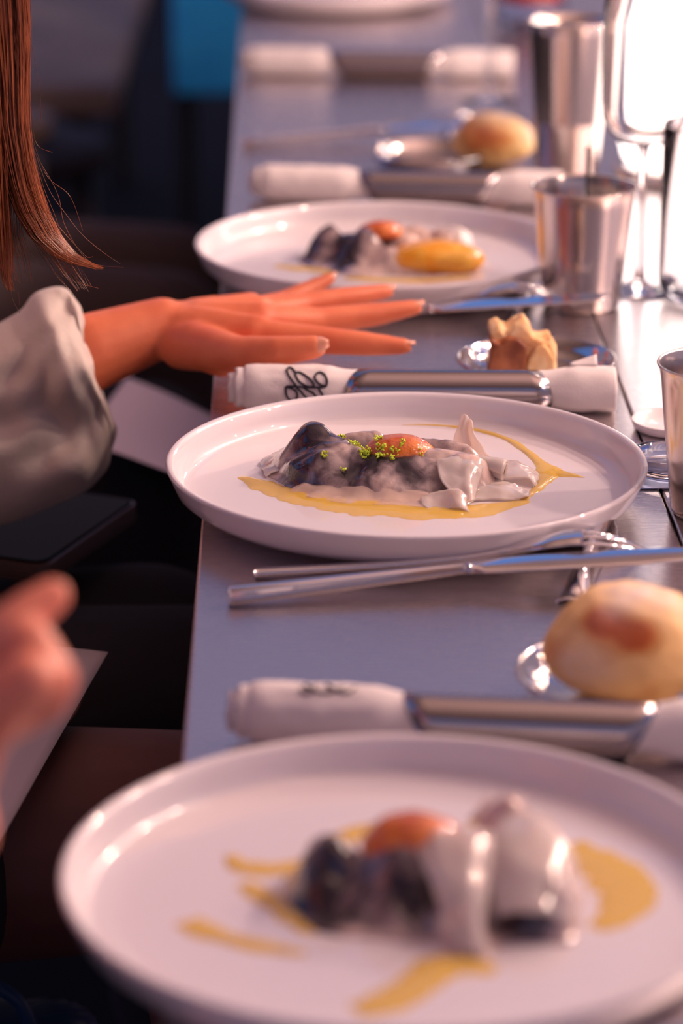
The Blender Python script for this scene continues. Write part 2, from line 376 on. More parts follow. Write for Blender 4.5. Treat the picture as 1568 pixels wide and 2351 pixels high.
def zest(base, spots, Hf, label):
    V = []; Fc = []
    for (x, y, r, n) in spots:
        for k in range(n):
            a = random.random()*2*PI; q = r*math.sqrt(random.random()); px, py = x+math.cos(a)*q, y+math.sin(a)*q
            zz = Hf(px, py)+FLOORZ*1000+random.random()*1.2
            p0 = Vector((px, py, zz+.2)); L = random.uniform(.8, 2.2); th = random.random()*2*PI
            d = Vector((math.cos(th), math.sin(th), random.uniform(-.3, .9)))*L; b_ = len(V)
            s = Vector((-math.sin(th), math.cos(th), .2))*.6
            for i in range(4):
                f = i/3; c = p0+d*f+Vector((0, 0, .5*math.sin(f*PI)))
                V += [(c+s)/1000, (c-s)/1000, (c+Vector((0, 0, .8)))/1000]
            for i in range(3):
                for m_ in range(3): Fc.append((b_+i*3+m_, b_+i*3+(m_+1) % 3, b_+i*3+3+(m_+1) % 3, b_+i*3+3+m_))
            Fc.append((b_, b_+1, b_+2)); Fc.append((b_+9, b_+10, b_+11))
    o = mesh('lime_zest', V, Fc, M['zest']); o.location = base.location
    return tag(o, label, 'garnish', kind='stuff')

# starter on the focused plate
B2 = empty('stuffed_parcel', (PL[1][0], PL[1][1], TZ+.0003), 'glossy grey marbled food parcel in focus with pale frilled right end', 'food')
poly2 = [(-84, 50), (-80, 24), (-70, 0), (-55, -14), (-30, -24), (-8, -29), (12, -33), (28, -40), (36, -30), (48, -14), (56, 6), (58, 30), (46, 50), (20, 60), (-15, 64), (-45, 66), (-70, 62)]
blobs2 = [(8, 1, 40, 17, 3, 19), (-54, 33, 19, 18, 10, 28), (-42, 16, 26, 23, 0, 23), (-18, 4, 22, 20, 0, 18), (34, 0, 22, 16, 10, 18.5), (15, 46, 34, 7, 0, 15), (-25, 44, 24, 10, 0, 20), (-15, -14, 34, 12, 0, 9), (-66, 8, 9, 14, 0, 10)]
_old = [(-56, 33, 15, 17, 20, 27), (-38, 22, 22, 20, 0, 21), (-15, 10, 26, 18, 0, 15), (10, -6, 30, 13, 5, 17), (40, 4, 17, 12, 10, 16), (18, 38, 30, 9, 0, 15), (-20, 40, 22, 12, 0, 20), (-20, -14, 16, 10, 0, 9), (-66, 8, 9, 14, 0, 9)]
dark2 = [(-56, 22, 17, 24, 0, .62), (-62, 0, 9, 11, 0, .55), (-36, 32, 18, 12, 0, .45), (-14, -2, 20, 9, 10, .50), (-30, -12, 16, 9, 0, .42), (10, -14, 16, 8, 0, .34), (28, -14, 7, 6, 0, .6), (18, 44, 22, 7, 0, .32), (-2, -8, 6, 10, 20, .35), (-10, 0, 60, 40, 0, .18)]
w2, H2 = heightfield('wrapper', poly2, (-10, 15), blobs2, dark2, M['parcel'], B2, edge=9, seed=1.3, rough=.95)
# beige flap at the left
sheet('flap', [[(-66, 60, 12), (-74, 58, 13), (-82, 52, 11), (-85, 44, 9.5)], [(-60, 40, 22), (-68, 40, 17), (-78, 36, 12), (-84, 32, 9.5)], [(-66, 20, 15), (-72, 20, 13), (-78, 18, 11), (-81, 16, 9.5)]], M['pale'], B2)
# upright curl
sheet('curl', [[(32, 62, 10), (37, 60, 9), (43, 60, 10)], [(32, 63, 18), (37, 59, 18), (44, 61, 17)], [(34, 64, 26), (36.5, 60, 27), (40, 62, 27)], [(35, 65, 32), (37, 62, 33.5), (39, 64, 31)]], M['pale'], B2, .0009)
sheet('curl', [[(39, 60, 10), (45, 56, 9.5), (53, 52, 10)], [(39, 62, 20), (44, 57, 19), (49, 54, 14)], [(38, 64, 31), (41, 60, 31.5), (43, 58, 27)]], M['pale'], B2, .0009)
# rolled end with dark inside
def roll(name, p0, p1, r0_, r1_, mtl, parent, turns=1.4, seg=26):
    p0, p1 = Vector(p0), Vector(p1); t = (p1-p0).normalized(); a = t.cross(Vector((0, 0, 1))).normalized(); b = a.cross(t)
    rows = []
    for i in range(14):
        f = i/13; c = p0.lerp(p1, f)+Vector((0, 0, math.sin(f*PI)*1.2)); R_ = lerp(r0_, r1_, f)*(1+.08*math.sin(f*9))
        rows.append([(c+(a*math.cos(th)+b*math.sin(th))*R_*(1-.42*k/seg)*(1+.06*nz(k*.3, f*3, 1)))/1000 for k in range(seg+1) for th in (turns*2*PI*k/seg,)])
    V, Fc = grid(rows); o = mesh(name, V, Fc, mtl); s = o.modifiers.new('thickness', 'SOLIDIFY'); s.thickness = .0012; s.offset = 0
    o.parent = parent; return o
roll('rolled_edge', (38, 9, 19), (58, 3, 16.5), 5.0, 6.8, M['pale'], B2)
roll('mushroom_slice', (40, 8, 19), (57.0, 3, 16.2), 3.0, 3.8, M['darkbit'], B2)
# draped triangular fold and pointed tail
sheet('fold', [[(18, -8, 27), (26, -6, 28), (36, -4, 27), (44, -6, 22)], [(18, -18, 22), (27, -22, 20), (36, -14, 26), (42, -14, 20)], [(24, -30, 14), (30, -30, 13), (36, -27, 17), (40, -22, 14)], [(30, -38, 10), (33, -37, 10.5), (36, -36, 11), (38, -33, 11)]], M['pale'], B2, .001)
sheet('fold', [[(6, -32, 11), (16, -31, 15), (27, -33, 17), (33, -36, 14)], [(6, -37, 9.5), (17, -38, 11), (27, -40, 15), (32, -42, 11)], [(10, -42, 9.3), (20, -44, 9.5), (28, -48, 12), (34, -52, 9.5)]], M['pale'], B2, .001)
sheet('apron_fold', [[(-60, -6, 12), (-40, -16, 14), (-15, -21, 14), (12, -25, 13)], [(-66, -11, 9.8), (-42, -22, 10.4), (-15, -28, 10.6), (14, -32, 10.2)], [(-68, -17, 9.2), (-44, -31, 9.2), (-14, -38, 9.3), (18, -42, 9.2)]], M['film'], B2, .0005)
sheet('fold', [[(44, 30, 10), (56, 32, 12), (68, 32, 13), (75, 26, 10)], [(46, 18, 11), (58, 18, 14), (70, 18, 15), (78, 14, 10)], [(48, 2, 10), (60, 2, 12), (70, 0, 13), (75, -4, 9.5)]], M['pale'], B2, .001)
sheet('fold', [[(38, -8, 10), (50, -6, 13), (62, -8, 12), (72, -14, 10)], [(36, -18, 11), (50, -18, 12.5), (62, -20, 12), (70, -24, 9.6)], [(34, -30, 9.5), (48, -28, 9.8), (58, -28, 9.6), (64, -28, 9.4)]], M['pale'], B2, .001)
yolk(B2, -4, 10, 26.0, 20.5, 14, 11, 'amber egg yolk sprinkled with zest on the focused starter', -.05)
zest(B2, [(-24, 3, 3.5, 42), (-15, -1, 3.5, 34), (-8, -4, 3, 20), (-30, 14, 3, 16), (-26, 22, 3, 8), (-20, 32, 2.2, 16), (-48, 2, 2, 10), (-3, 2, 3, 8), (-16, 9, 2.5, 14), (9, 0, 2, 6), (-37, -6, 1.5, 5), (-36, 26, 2, 7)], lambda x, y: max(H2(x, y), (17+10.5*math.sqrt(max(0, 1-((x+5)/19.5)**2-((y-10)/14)**2))) if ((x+5)/19.5)**2+((y-10)/14)**2 < 1 else 0), 'bright green lime zest crumbs scattered over the focused yolk')
puddle('olive_oil_pool', [([(-97, 20), (-86, 6), (-70, -12), (-48, -27), (-22, -38), (4, -46), (30, -48), (48, -40), (70, -28)], [2, 7, 11, 14, 15, 14, 12, 8, 2]),
    ([(2, 124), (25, 122), (48, 112), (66, 92), (76, 66), (82, 44), (86, 26), (80, 4), (72, -14), (66, -26)], [.5, 1.6, 2.4, 2.6, 3, 4, 8, 3.5, 2.2, 3]),
    ([(84, 30), (94, 22), (106, 16)], [7, 5, .6]), ([(10, -48), (22, -50), (34, -46)], [2, 5, 3])], B2, 'golden oil pool trailing around the focused starter')

# starter on the near plate
B1 = empty('stuffed_parcel', (PL[0][0], PL[0][1], TZ+.0003), 'blurred tall crumpled food parcel on the nearest plate', 'food')
poly1 = [(-50, 12), (-46, -8), (-36, -26), (-12, -32), (12, -38), (28, -50), (38, -40), (50, -36), (66, -36), (72, -10), (74, 20), (60, 50), (36, 60), (5, 52), (-22, 50), (-42, 36)]
blobs1 = [(-30, 12, 16, 18, 0, 26), (0, 0, 24, 20, 0, 27), (28, 8, 16, 26, 0, 25), (50, 8, 18, 28, 0, 29), (56, -18, 12, 16, 0, 22), (20, -28, 9, 16, 10, 19), (46, 30, 18, 14, 0, 27)]
dark1 = [(-34, -4, 14, 22, 0, .85), (-28, 26, 9, 9, 0, .7), (2, -18, 26, 12, 0, .7), (48, -30, 12, 8, 0, .8), (-8, -2, 14, 10, 0, .35), (22, 40, 9, 9, 0, .8), (18, 14, 10, 5, 0, .6)]
w1, H1 = heightfield('wrapper', poly1, (8, 4), blobs1, dark1, M['parcel'], B1, edge=9, seed=7.1, rough=1.5)
sheet('fold', [[(4, -2, 36), (14, 2, 40), (26, 4, 40), (36, 4, 38)], [(10, -20, 28), (16, -22, 32), (26, -18, 36), (34, -14, 30)], [(16, -36, 18), (20, -38, 20), (26, -36, 22), (30, -32, 18)], [(22, -50, 10), (25, -50, 11), (28, -50, 11), (31, -46, 10)]], M['pale'], B1, .0014)
sheet('fold', [[(40, 22, 36), (50, 24, 38), (58, 20, 38), (66, 12, 33)], [(34, 6, 34), (44, 4, 38), (56, 2, 37), (68, 0, 30)], [(32, -10, 30), (44, -12, 34), (58, -14, 32), (70, -16, 22)], [(36, -30, 18), (46, -34, 22), (58, -34, 20), (68, -32, 12)]], M['pale'], B1, .0014)
sheet('fold', [[(28, 44, 26), (38, 46, 34), (50, 44, 37)], [(30, 32, 30), (40, 34, 36), (52, 32, 36)], [(34, 24, 31), (44, 24, 35), (56, 22, 35)]], M['pale'], B1, .0014)
yolk(B1, 4, 10, 30, 22, 16, 14, 'blurred orange egg yolk on the nearest starter', .1)
o = puddle('olive_oil_pool', [([(-88, -14), (-80, -24), (-62, -36), (-40, -44)], [6, 7, 5, 2]), ([(-72, 48), (-66, 36), (-50, 34), (-38, 42), (-26, 62), (-8, 78)], [3, 6, 7, 5, 8, 3]),
    ([(-66, 20), (-56, 6), (-44, -14), (-34, -24)], [5, 6, 6, 6]), ([(-22, -92), (-8, -84), (4, -68), (16, -54), (34, -60)], [6, 9, 8, 10, 4]), ([(34, 84), (46, 78), (60, 76)], [7, 9, 4]),
    ([(72, 56), (86, 34), (92, 12), (88, -10), (76, -24)], [7, 12, 13, 10, 4]), ([(14, 32), (24, 26), (34, 30)], [5, 8, 5])], B1, 'yellow oil drops spread around the nearest blurred starter')
# starter on the third plate
B3 = empty('stuffed_parcel', (PL[2][0], PL[2][1], TZ+.0003), 'blurred dark parcel on the plate beyond the hand', 'food')
poly3 = [(-62, 16), (-54, -10), (-40, -26), (-18, -40), (6, -36), (40, -42), (70, -20), (80, 10), (66, 34), (30, 46), (-10, 48), (-44, 42)]
blobs3 = [(-40, 18, 18, 18, 0, 22), (-14, 6, 22, 24, 0, 24), (20, 20, 26, 18, 0, 24), (50, 16, 18, 18, 0, 20), (10, -16, 20, 12, 0, 14)]
dark3 = [(-40, 24, 22, 14, 0, .8), (-26, -10, 13, 20, 0, .95), (-54, 6, 10, 10, 0, .7), (2, 2, 10, 10, 0, .6), (22, 34, 14, 8, 0, .5), (40, 28, 12, 8, 0, .3)]
w3, H3 = heightfield('wrapper', poly3, (5, 4), blobs3, dark3, M['parcel'], B3, edge=9, seed=3.7, rough=1.4)
sheet('fold', [[(48, 36, 26), (58, 34, 30), (70, 28, 24)], [(46, 20, 26), (58, 18, 30), (72, 14, 20)], [(50, 6, 20), (60, 4, 22), (74, 2, 12)]], M['pale'], B3, .0014)
sheet('fold', [[(-14, 30, 28), (2, 34, 32), (14, 30, 30)], [(-12, 16, 26), (2, 18, 31), (16, 16, 28)]], M['pale'], B3, .0014)
yolk(B3, 0, 12, 30, 17, 13, 9, 'whole orange egg yolk on the starter beyond the hand')
yk = yolk(B3, 42, -16, 14, 36, 20, 16, 'broken yellow yolk running right on the starter beyond the hand', -.05, 'mango')
puddle('olive_oil_pool', [([(-80, -6), (-66, -14), (-50, -18), (-30, -30)], [3, 6, 7, 5]), ([(-28, -44), (0, -50), (34, -52), (66, -40)], [4, 6, 6, 4])], B3, 'small golden oil pool under the starter beyond the hand')

# ------------------------------------------------------------------ napkin rolls in steel sleeves
RN = .0148
def napkin(A, Bp, xa, xb, a0, lab_n, lab_s, grp, mono=None, flap=False, W_=.131):
    """axis runs A->Bp (table top points); xa,xb = sleeve span along it"""
    A = A.copy(); Bp = Bp.copy(); L = (Bp-A).length; ang = math.atan2(Bp.y-A.y, Bp.x-A.x)
    base = empty('napkin_roll', (A.x, A.y, TZ), lab_n, 'napkin', grp, ang)
    m0 = (xa+xb)/2
    def R(x, a):
        ins = min(sm(xa-.004-.010, xa+.004, x), 1-sm(xb-.004, xb+.016, x))
        r = lerp(RN*(1+.03*nz(x*60, math.cos(a)*2, math.sin(a)*2)), .0118, ins)
        wr = .0009*nz(x*140, math.cos(a)*2.5+3, math.sin(a)*2.5)*(1-ins)
        return r+wr
    def ring(x, sc=1.0, dz=0):
        out = []
        for k in range(48):
            a = 2*PI*k/48; r = R(x, a)*sc; z = .0149+r*math.sin(a); out.append((x, -r*math.cos(a), max(.0004, z)+dz))
        return out
    xs = [0.0, .0012]+[L*i/60 for i in range(2, 59)]+[L-.002, L-.0004, L]
    rows = [ring(x, .90 if x == 0 or x == L else (.975 if (x < .002 or x > L-.001) else 1)) for x in xs]
    rows = [[(0.0, 0, .0149)]*48 if False else [(x_, y_*.6, .0149+(z_-.0149)*.6) for x_, y_, z_ in rows[0]]]+rows+[[(x_, y_*.05, .0149+(z_-.0149)*.05) for x_, y_, z_ in rows[-1]]]
    V, Fc = grid(rows, True); cr_ = mesh('cloth_roll', V, Fc, M['napkin'], base)
    # inner turns of cloth stepping out at the left end
    for (dx, sc) in ((-.0062, .86), (-.0105, .66), (-.0085, .42)):
        rr = []
        for i in range(8):
            f = i/7; x = lerp(dx, .008, f); s2 = sc*(.96 if i == 0 else 1)
            rr.append([(x+.0012*nz(math.cos(a)*2, math.sin(a)*2, dx*500), -RN*s2*(1+.05*nz(math.cos(a)*3, math.sin(a)*3, dx*900))*math.cos(a), .0149+RN*s2*math.sin(a)*(1+.04*nz(a, dx*300, 2))) for k in range(40) for a in (2*PI*k/40,)])
        rr = [[(p[0]+.003, p[1]*.75, .0149+(p[2]-.0149)*.75) for p in rr[0]]]+rr
        V, Fc = grid(rr, True); mesh('inner_fold', V, Fc, M['napkin'], base)
    if flap:
        rws = []
        for i in range(9):
            f = i/8; x = lerp(xb+.012, L-.012, f)
            rws.append([(x, .001+.0035*k/4*f+.004*k/4, .0149+RN-.0004+.0052*f*k/4+.0003) for k in range(5)])
        V, Fc = grid(rws); fo = mesh('corner_flap', V, Fc, M['napkin'], base); s = fo.modifiers.new('t', 'SOLIDIFY'); s.thickness = .0012
    # steel sleeve: a sheet with rounded ends curled into a tube
    RS = .0131; rows = []
    for k in range(97):
        a = 2*PI*k/96; kk = .0074*(1-math.cos(a-a0)); half = (xb-xa)/2-kk+ (xb-xa)*0
        rows.append([(m0+half*(i/12*2-1), -RS*math.cos(a), .0149+RS*math.sin(a)) for i in range(13)])
    V, Fc = grid(rows); so = mesh('napkin_sleeve', V, Fc, M['sleeve_steel']); so.location = (A.x, A.y, TZ-.0018); so.rotation_euler = (0, 0, ang)
    s = so.modifiers.new('t', 'SOLIDIFY'); s.thickness = .0008; s.offset = 1
    tag(so, lab_s, 'napkin ring', 'steel sleeves around the rolled napkins')
    # monogram embroidered on the cloth (lines of sight met with the roll)
    if mono:
        inv = (Matrix.Translation((A.x, A.y, TZ)) @ Matrix.Rotation(ang, 4, 'Z')).inverted()
        e0 = inv @ EYE; V = []; Fc = []
        for st in mono:
            pts = []
            for (px, py) in cat([(a_, b_, 0) for a_, b_ in st], 6) and [(q.x, q.y) for q in cat([(a_, b_, 0) for a_, b_ in st], 6)]:
                d = (inv.to_3x3() @ ray(px, py)).normalized(); oy, oz = e0.y, e0.z-.0149
                a_ = d.y**2+d.z**2; b_ = 2*(oy*d.y+oz*d.z); c_ = oy*oy+oz*oz-(RN+.0001)**2; dis = b_*b_-4*a_*c_
                if dis <= 0: continue
                t = (-b_-math.sqrt(dis))/(2*a_); p = e0+d*t
                an = math.atan2(p.z-.0149, -p.y); r = R(p.x, an)+.00025; pts.append(Vector((p.x, -r*math.cos(an), .0149+r*math.sin(an))))
            if len(pts) > 2: tubegeo(pts, .00078, 6, V, Fc)
        mesh('monogram', V, Fc, M['ink'], cr_)
    return base
s_ = 3.136
def mp_(L): return [(400+a/s_, 750+b/s_) for a, b in L]
mono2 = [mp_([(805, 430), (870, 430), (940, 436), (1010, 438), (1060, 436), (1094, 425), (1100, 385), (1080, 345), (1050, 328), (1022, 340), (1013, 368), (1028, 398), (1060, 420), (1094, 428)]),
         mp_([(885, 432), (850, 390), (822, 345), (812, 312), (828, 298), (850, 306), (872, 332)]),
         mp_([(872, 332), (905, 330), (945, 352), (985, 388), (1005, 420), (1000, 432), (960, 430), (905, 400), (878, 362), (872, 332)]),
         mp_([(805, 430), (803, 470), (815, 508), (842, 530), (872, 525), (886, 500), (878, 468), (850, 446), (815, 436)]),
         mp_([(880, 440), (905, 460), (930, 490), (945, 505), (968, 514)]), mp_([(930, 438), (965, 462), (1000, 480), (1022, 508)]),
         mp_([(1035, 430), (1048, 462), (1062, 480), (1072, 502)])]
def A_(px, py): return G(px, py, .0149)
a, b = A_(562, 889), A_(1413, 893)
napkin(a, b, .0640, .1965, math.radians(-8), 'crisp white rolled napkin with black script monogram above the focused plate', 'steel sleeve on the sharp monogrammed napkin', 'white rolled napkins', mono2, True)
a, b = A_(576, 1634), A_(1720, 1682)
mono1 = [[(690, 1583), (700, 1592), (715, 1590), (722, 1578)], [(700, 1575), (730, 1590), (760, 1590), (790, 1578)], [(750, 1575), (770, 1586), (800, 1590), (815, 1580)]]
napkin(a, b, .0710, .0710+.119, math.radians(100), 'blurred rolled napkin just beyond the nearest plate', 'blurred steel sleeve on the napkin beside the floury bread roll', 'white rolled napkins', mono1)
a, b = A_(603, 418), A_(1290, 434)
napkin(a, b, .080, .080+.118, math.radians(95), 'soft focus rolled napkin behind the plate beyond the hand', 'dark steel sleeve on the napkin behind the third plate', 'white rolled napkins')
a, b = A_(578, 140), A_(1180, 148)
napkin(a, b, .078, .078+.118, math.radians(95), 'farthest rolled napkin near the top, fully blurred', 'farthest steel sleeve at the top of the table', 'white rolled napkins')

# ------------------------------------------------------------------ bread dishes and bread
def dish_mesh():
    prof = [(0, .0018), (.034, .0018), (.036, 0), (.040, 0), (.044, .002), (.0485, .0075), (.0508, .0125), (.0524, .0138), (.0532, .0128), (.0536, .0136), (.0530, .0149), (.0520, .0150), (.0506, .0142), (.0475, .0085), (.0435, .0036), (.036, .0022), (0, .0022)]
    return lathe(prof, 96)
V, Fc = dish_mesh(); dm = None
dishes = [(G(1434, 1549, .012), 'round steel dish under the nearest floury bread roll'), (G(1231, 829, .012), 'round steel dish holding the torn piece of bread'), (G(985, 352, .012), 'blurred round steel dish beside the far bread roll')]
for p, lb in dishes:
    if dm is None: o = mesh('bread_dish', V, Fc, M['dish']); dm = o.data
    else: o = bpy.data.objects.new('bread_dish', dm); COL.objects.link(o)
    o.location = (p.x, p.y, TZ+.0003); tag(o, lb, 'dish', 'small steel bread dishes')
def bread(loc, sx, sy, sz, crust, flour, label, seed, rz=0):
    bm = bmesh.new(); bmesh.ops.create_icosphere(bm, subdivisions=5, radius=1); cr = []; flr = []
    bm.verts.ensure_lookup_table()
    for v in bm.verts:
        d = v.co.copy(); z = d.z
        f = 1+.09*nz(d.x*1.3+seed, d.y*1.3, d.z*1.3)+.03*nz(d.x*4+seed, d.y*4, d.z*4)+.008*nz(d.x*14, d.y*14+seed, d.z*14)
        if z < 0: z *= .72
        q = sum(s*math.exp(-((d-Vector(c).normalized()).length/w)**2) for c, w, s in crust)
        g = sum(s*math.exp(-((d-Vector(c).normalized()).length/w)**2) for c, w, s in flour)
        cr.append(q-.05+.25*nz(d.x*3, d.y*3+seed, d.z*3)); flr.append(max(0, min(1, g+.5*nz(d.x*5+seed, d.y*5, d.z*5)*g)))
        v.co = Vector((d.x*sx*f, d.y*sy*f, z*sz*f+sz*.72))
    o = bmobj('bread_roll', bm, M['bread']); o.location = loc; o.rotation_euler = (0, 0, rz)
    A = o.data.attributes.new('crust', 'FLOAT', 'POINT'); A.data.foreach_set('value', cr)
    A = o.data.attributes.new('flour', 'FLOAT', 'POINT'); A.data.foreach_set('value', flr)
    return tag(o, label, 'bread', 'bread rolls by the settings')
p = dishes[0][0]
bread((p.x+.0015, p.y, TZ+.0015), .0405, .037, .0335, [((-.08, -.85, .52), .27, .75), ((-.42, -.62, .68), .24, 1.1), ((.12, -.8, .62), .18, .45), ((-.95, -.3, .1), .3, .35)], [((0, -.15, 1), .42, .8), ((-.25, -.55, .9), .2, .4), ((.5, -.2, .9), .4, .5), ((-.75, -.8, .0), .45, .55)], 'floury golden bread roll at the right edge beside nearest napkin', 2.0)
p = dishes[2][0]
bread(G(1137, 398, .0)+Vector((.0, .035, .0005)), .0365, .032, .027, [((-.5, -.7, .5), .6, .55), ((.1, -.9, .3), .5, .4)], [((0, 0, 1), .7, .5), ((.9, -.3, .3), .35, .6)], 'blurred far bread roll behind the row of steel cups', 9.0)
# torn bread
p = dishes[1][0]; p = Vector((p.x, p.y, p.z)); tb_ = empty('torn_bread', (p.x-.010, p.y-.008, TZ+.003), 'torn chunk of bread with brown crust standing in a dish', 'bread')
def chunk(name, outline, h, dpt, m, off, seed, jag):
    rows = []; n = len(outline)
    for j in range(12):
        v = j/11; sc = math.sin(PI*(.12+.80*v))**.5
        rows.append([Vector((x*(.9+.1*sc)+.8*nz(x*.3, z*.3, v*5+seed), (v-.5)*dpt*(.75+.25*sc)+jag*.7*nz(x*.2, z*.2, seed), z*(.86+.14*sc)+jag*nz(x*.35+seed, v*6, z*.35)*(z > 8)))/1000 for x, z in outline])
    V, Fc = grid(rows, True); 
    Fc.append(tuple(range(n))); Fc.append(tuple(range((11)*n, 12*n))[::-1])
    o = mesh(name, V, Fc, m, tb_); o.location = off
    o.scale = (1, 1, 1.18)
    r_ = o.modifiers.new('r', 'REMESH'); r_.mode = 'VOXEL'; r_.voxel_size = .0011; r_.use_smooth_shade = True
    return o
M['brown_crust'] = noisecol(mat('brown_crust', (.3, .08, .03), .5), (.20, .045, .02), (.50, .17, .06), 60, 4, .35, .65, bump=.5)
o1 = chunk('crust', [(-23, 0), (-24, 10), (-22, 20), (-23, 27), (-17, 24), (-11, 27), (-4, 26), (1, 22), (2, 12), (1, 0)], 30, 26, M['brown_crust'], (0, -.0055, 0), 3.0, 2.2)
chunk('crumb', [(-19, 20), (-23, 30), (-17, 33), (-11, 28), (-7, 33), (0, 36), (5, 30), (6, 25), (13, 24), (18, 25), (22, 18), (23, 8), (22, 0), (2, 0), (0, 10)], 34, 30, M['crumb'], (0, .003, 0), 5.0, 4.5)
chunk('crumb', [(2, 0), (2, 14), (8, 21), (14, 22), (20, 16), (22, 6), (21, 0)], 24, 16, M['crumb'], (0, -.009, 0), 8.0, 3.0)

# ------------------------------------------------------------------ cutlery
def knife(h0, bol, tip, label, g):
    b = empty('table_knife', (h0.x, h0.y, TZ), label, 'knife', g)
    d = (bol-h0).normalized(); side = d.cross(Vector((0, 0, 1))).normalized(); upv = side.cross(d)
    s0, u_0 = side, upv
    def bar(name, prof, m, tilt=0):
        rows = []; side = s0*math.cos(tilt)-u_0*math.sin(tilt); upv = u_0*math.cos(tilt)+s0*math.sin(tilt)
        for (p, w, t) in prof:
            pts = []
            for k in range(16):
                a = 2*PI*k/16; ca, sa = math.cos(a), math.sin(a)
                pts.append(p+side*w*math.copysign(abs(ca)**.45, ca)+upv*t*math.copysign(abs(sa)**.45, sa))
            rows.append(pts)
        V, Fc = grid(rows, True); Fc.append(tuple(range(16))); Fc.append(tuple(range(len(rows)*16-16, len(rows)*16))[::-1])
        return setp(mesh(name, V, Fc, m), b)
    P = lambda f: h0.lerp(bol, f)
    bar('handle', [(P(0), .0040, .0038), (P(.01), .0048, .0046), (P(.3), .0046, .0042), (P(.8), .0036, .0033), (P(.97), .0030, .0029), (P(1), .0036, .0036)], M['polish'])
    Q = lambda f: bol.lerp(tip, f)
    bar('blade', [(Q(0), .0036, .0034), (Q(.02), .0052, .0022), (Q(.06), .0078, .0011), (Q(.3), .0086, .0009), (Q(.7), .0090, .0008), (Q(.9), .0080, .0007), (Q(.98), .004, .0006), (Q(1), .001, .0004)], M['polish'], .14)
    return b
def fork(P, label, g):
    """P: control points handle end -> neck -> head -> tips"""
    b = empty('table_fork', (P[0].x, P[0].y, TZ), label, 'fork', g)
    C = cat(P, 12); n = len(C)
    cum = [0]
    for i in range(1, n): cum.append(cum[-1]+(C[i]-C[i-1]).length)
    T = cum[-1]; rows = []; tin = []
    for i, c in enumerate(C):
        f = cum[i]/T; d = (C[min(i+1, n-1)]-C[max(i-1, 0)]).normalized(); s = Vector((0, 0, 1)).cross(d).normalized(); u = d.cross(s)
        tin.append((f, c, s, u))
        if f > .80: continue
        w = lerp(.0040, .0024, sm(0, .45, f)) if f < .55 else lerp(.0024, .0122, sm(.58, .72, f))
        t = lerp(.0022, .0016, sm(0, .5, f)) if f < .6 else .0011
        bow = .0022*sm(.62, .75, f)
        rows.append([c+s*w*math.copysign(abs(math.cos(a))**.6, math.cos(a))+u*(t*math.sin(a)-bow*(math.cos(a)**2)) for k in range(20) for a in (2*PI*k/20,)])
    V, Fc = grid(rows, True); Fc.append(tuple(range(20))); Fc.append(tuple(range(len(rows)*20-20, len(rows)*20))[::-1])
    setp(mesh('handle', V, Fc, M['polish']), b)
    for k in range(4):
        q = (k-1.5)/1.5; path = []; rad = []
        for (f, c, s, u) in tin:
            if f < .775: continue
            path.append(c+s*q*.0102*(1-.08*sm(.9, 1, f))-u*.0020*q*q); rad.append(lerp(.0016, .0007, sm(.93, 1, f)))
        V, Fc = tubegeo(path, rad, 8, flat=.6); setp(mesh('tine', V, Fc, M['polish']), b)
    return b
def rest(A, B_, label, g):
    """bent steel strip: two rounded arches joined by a saddle"""
    b = empty('cutlery_rest', ((A.x+B_.x)/2, (A.y+B_.y)/2, TZ), label, 'cutlery rest', g)
    d = (B_-A); L = d.length; d.normalize(); s = Vector((-d.y, d.x, 0))
    rows = []
    for i in range(41):
        f = i/40; hgt = (.0165-.0050*math.sin(PI*f)**2)*(1-.8*sm(.72, 1, f)); wd = .0088*(1-.25*math.sin(PI*f)); c = A+d*(L*f)
        rows.append([Vector((c.x, c.y, TZ))+s*wd*math.cos(a)+Vector((0, 0, max(.0006, hgt*math.sin(a)**.8 if math.sin(a) > 0 else 0))) for k in range(25) for a in (PI*k/24,)])
    V, Fc = grid(rows); o = mesh('arched_strip', V, Fc, M['polish']); m_ = o.modifiers.new('t', 'SOLIDIFY'); m_.thickness = .0010; m_.offset = -1
    setp(o, b); return b
def setting(dy, dx, labk, labf, labr, shift=0):
    def T(p): return p+Vector((dx, dy, 0))
    if labr: rest(T(G(1384, 1205, .008)), T(G(1312, 1372, .004)), labr, 'arched steel cutlery rests')
    if labk: knife(T(G(524, 1368, .0052)), T(G(1075, 1302, .0125)), T(G(1622, 1268, .0235)), labk, 'polished table knives')
    fork([T(G(585, 1314, .003)), T(G(780, 1303, .006)), T(G(960, 1290, .010)), T(G(1120, 1272, .013)), T(G(1215, 1248, .018)), T(G(1290, 1230, .0235)), T(G(1365, 1227, .025)), T(G(1438, 1242, .019)), T(G(1492, 1268, .009))], labf, 'polished table forks')
setting(0, 0, 'long polished knife resting across the focused plate front, blue blade', 'face down polished fork behind the long focused knife', 'arched steel rest under the knife and fork beside floury roll')
setting(.548, .005, 'blurred knife with fingertips above it, before the third plate', 'blurred fork just beyond the fingertips by the middle steel cup', 'arched steel rest behind the torn bread')
setting(1.19, -.008, 'far blurred knife on the open table beyond the third plate', 'far blurred fork beyond the third plate', 'far arched rest beside the tall blurred cup')
setting(-.556, .002, None, 'fork with its tines at the bottom right corner', None)

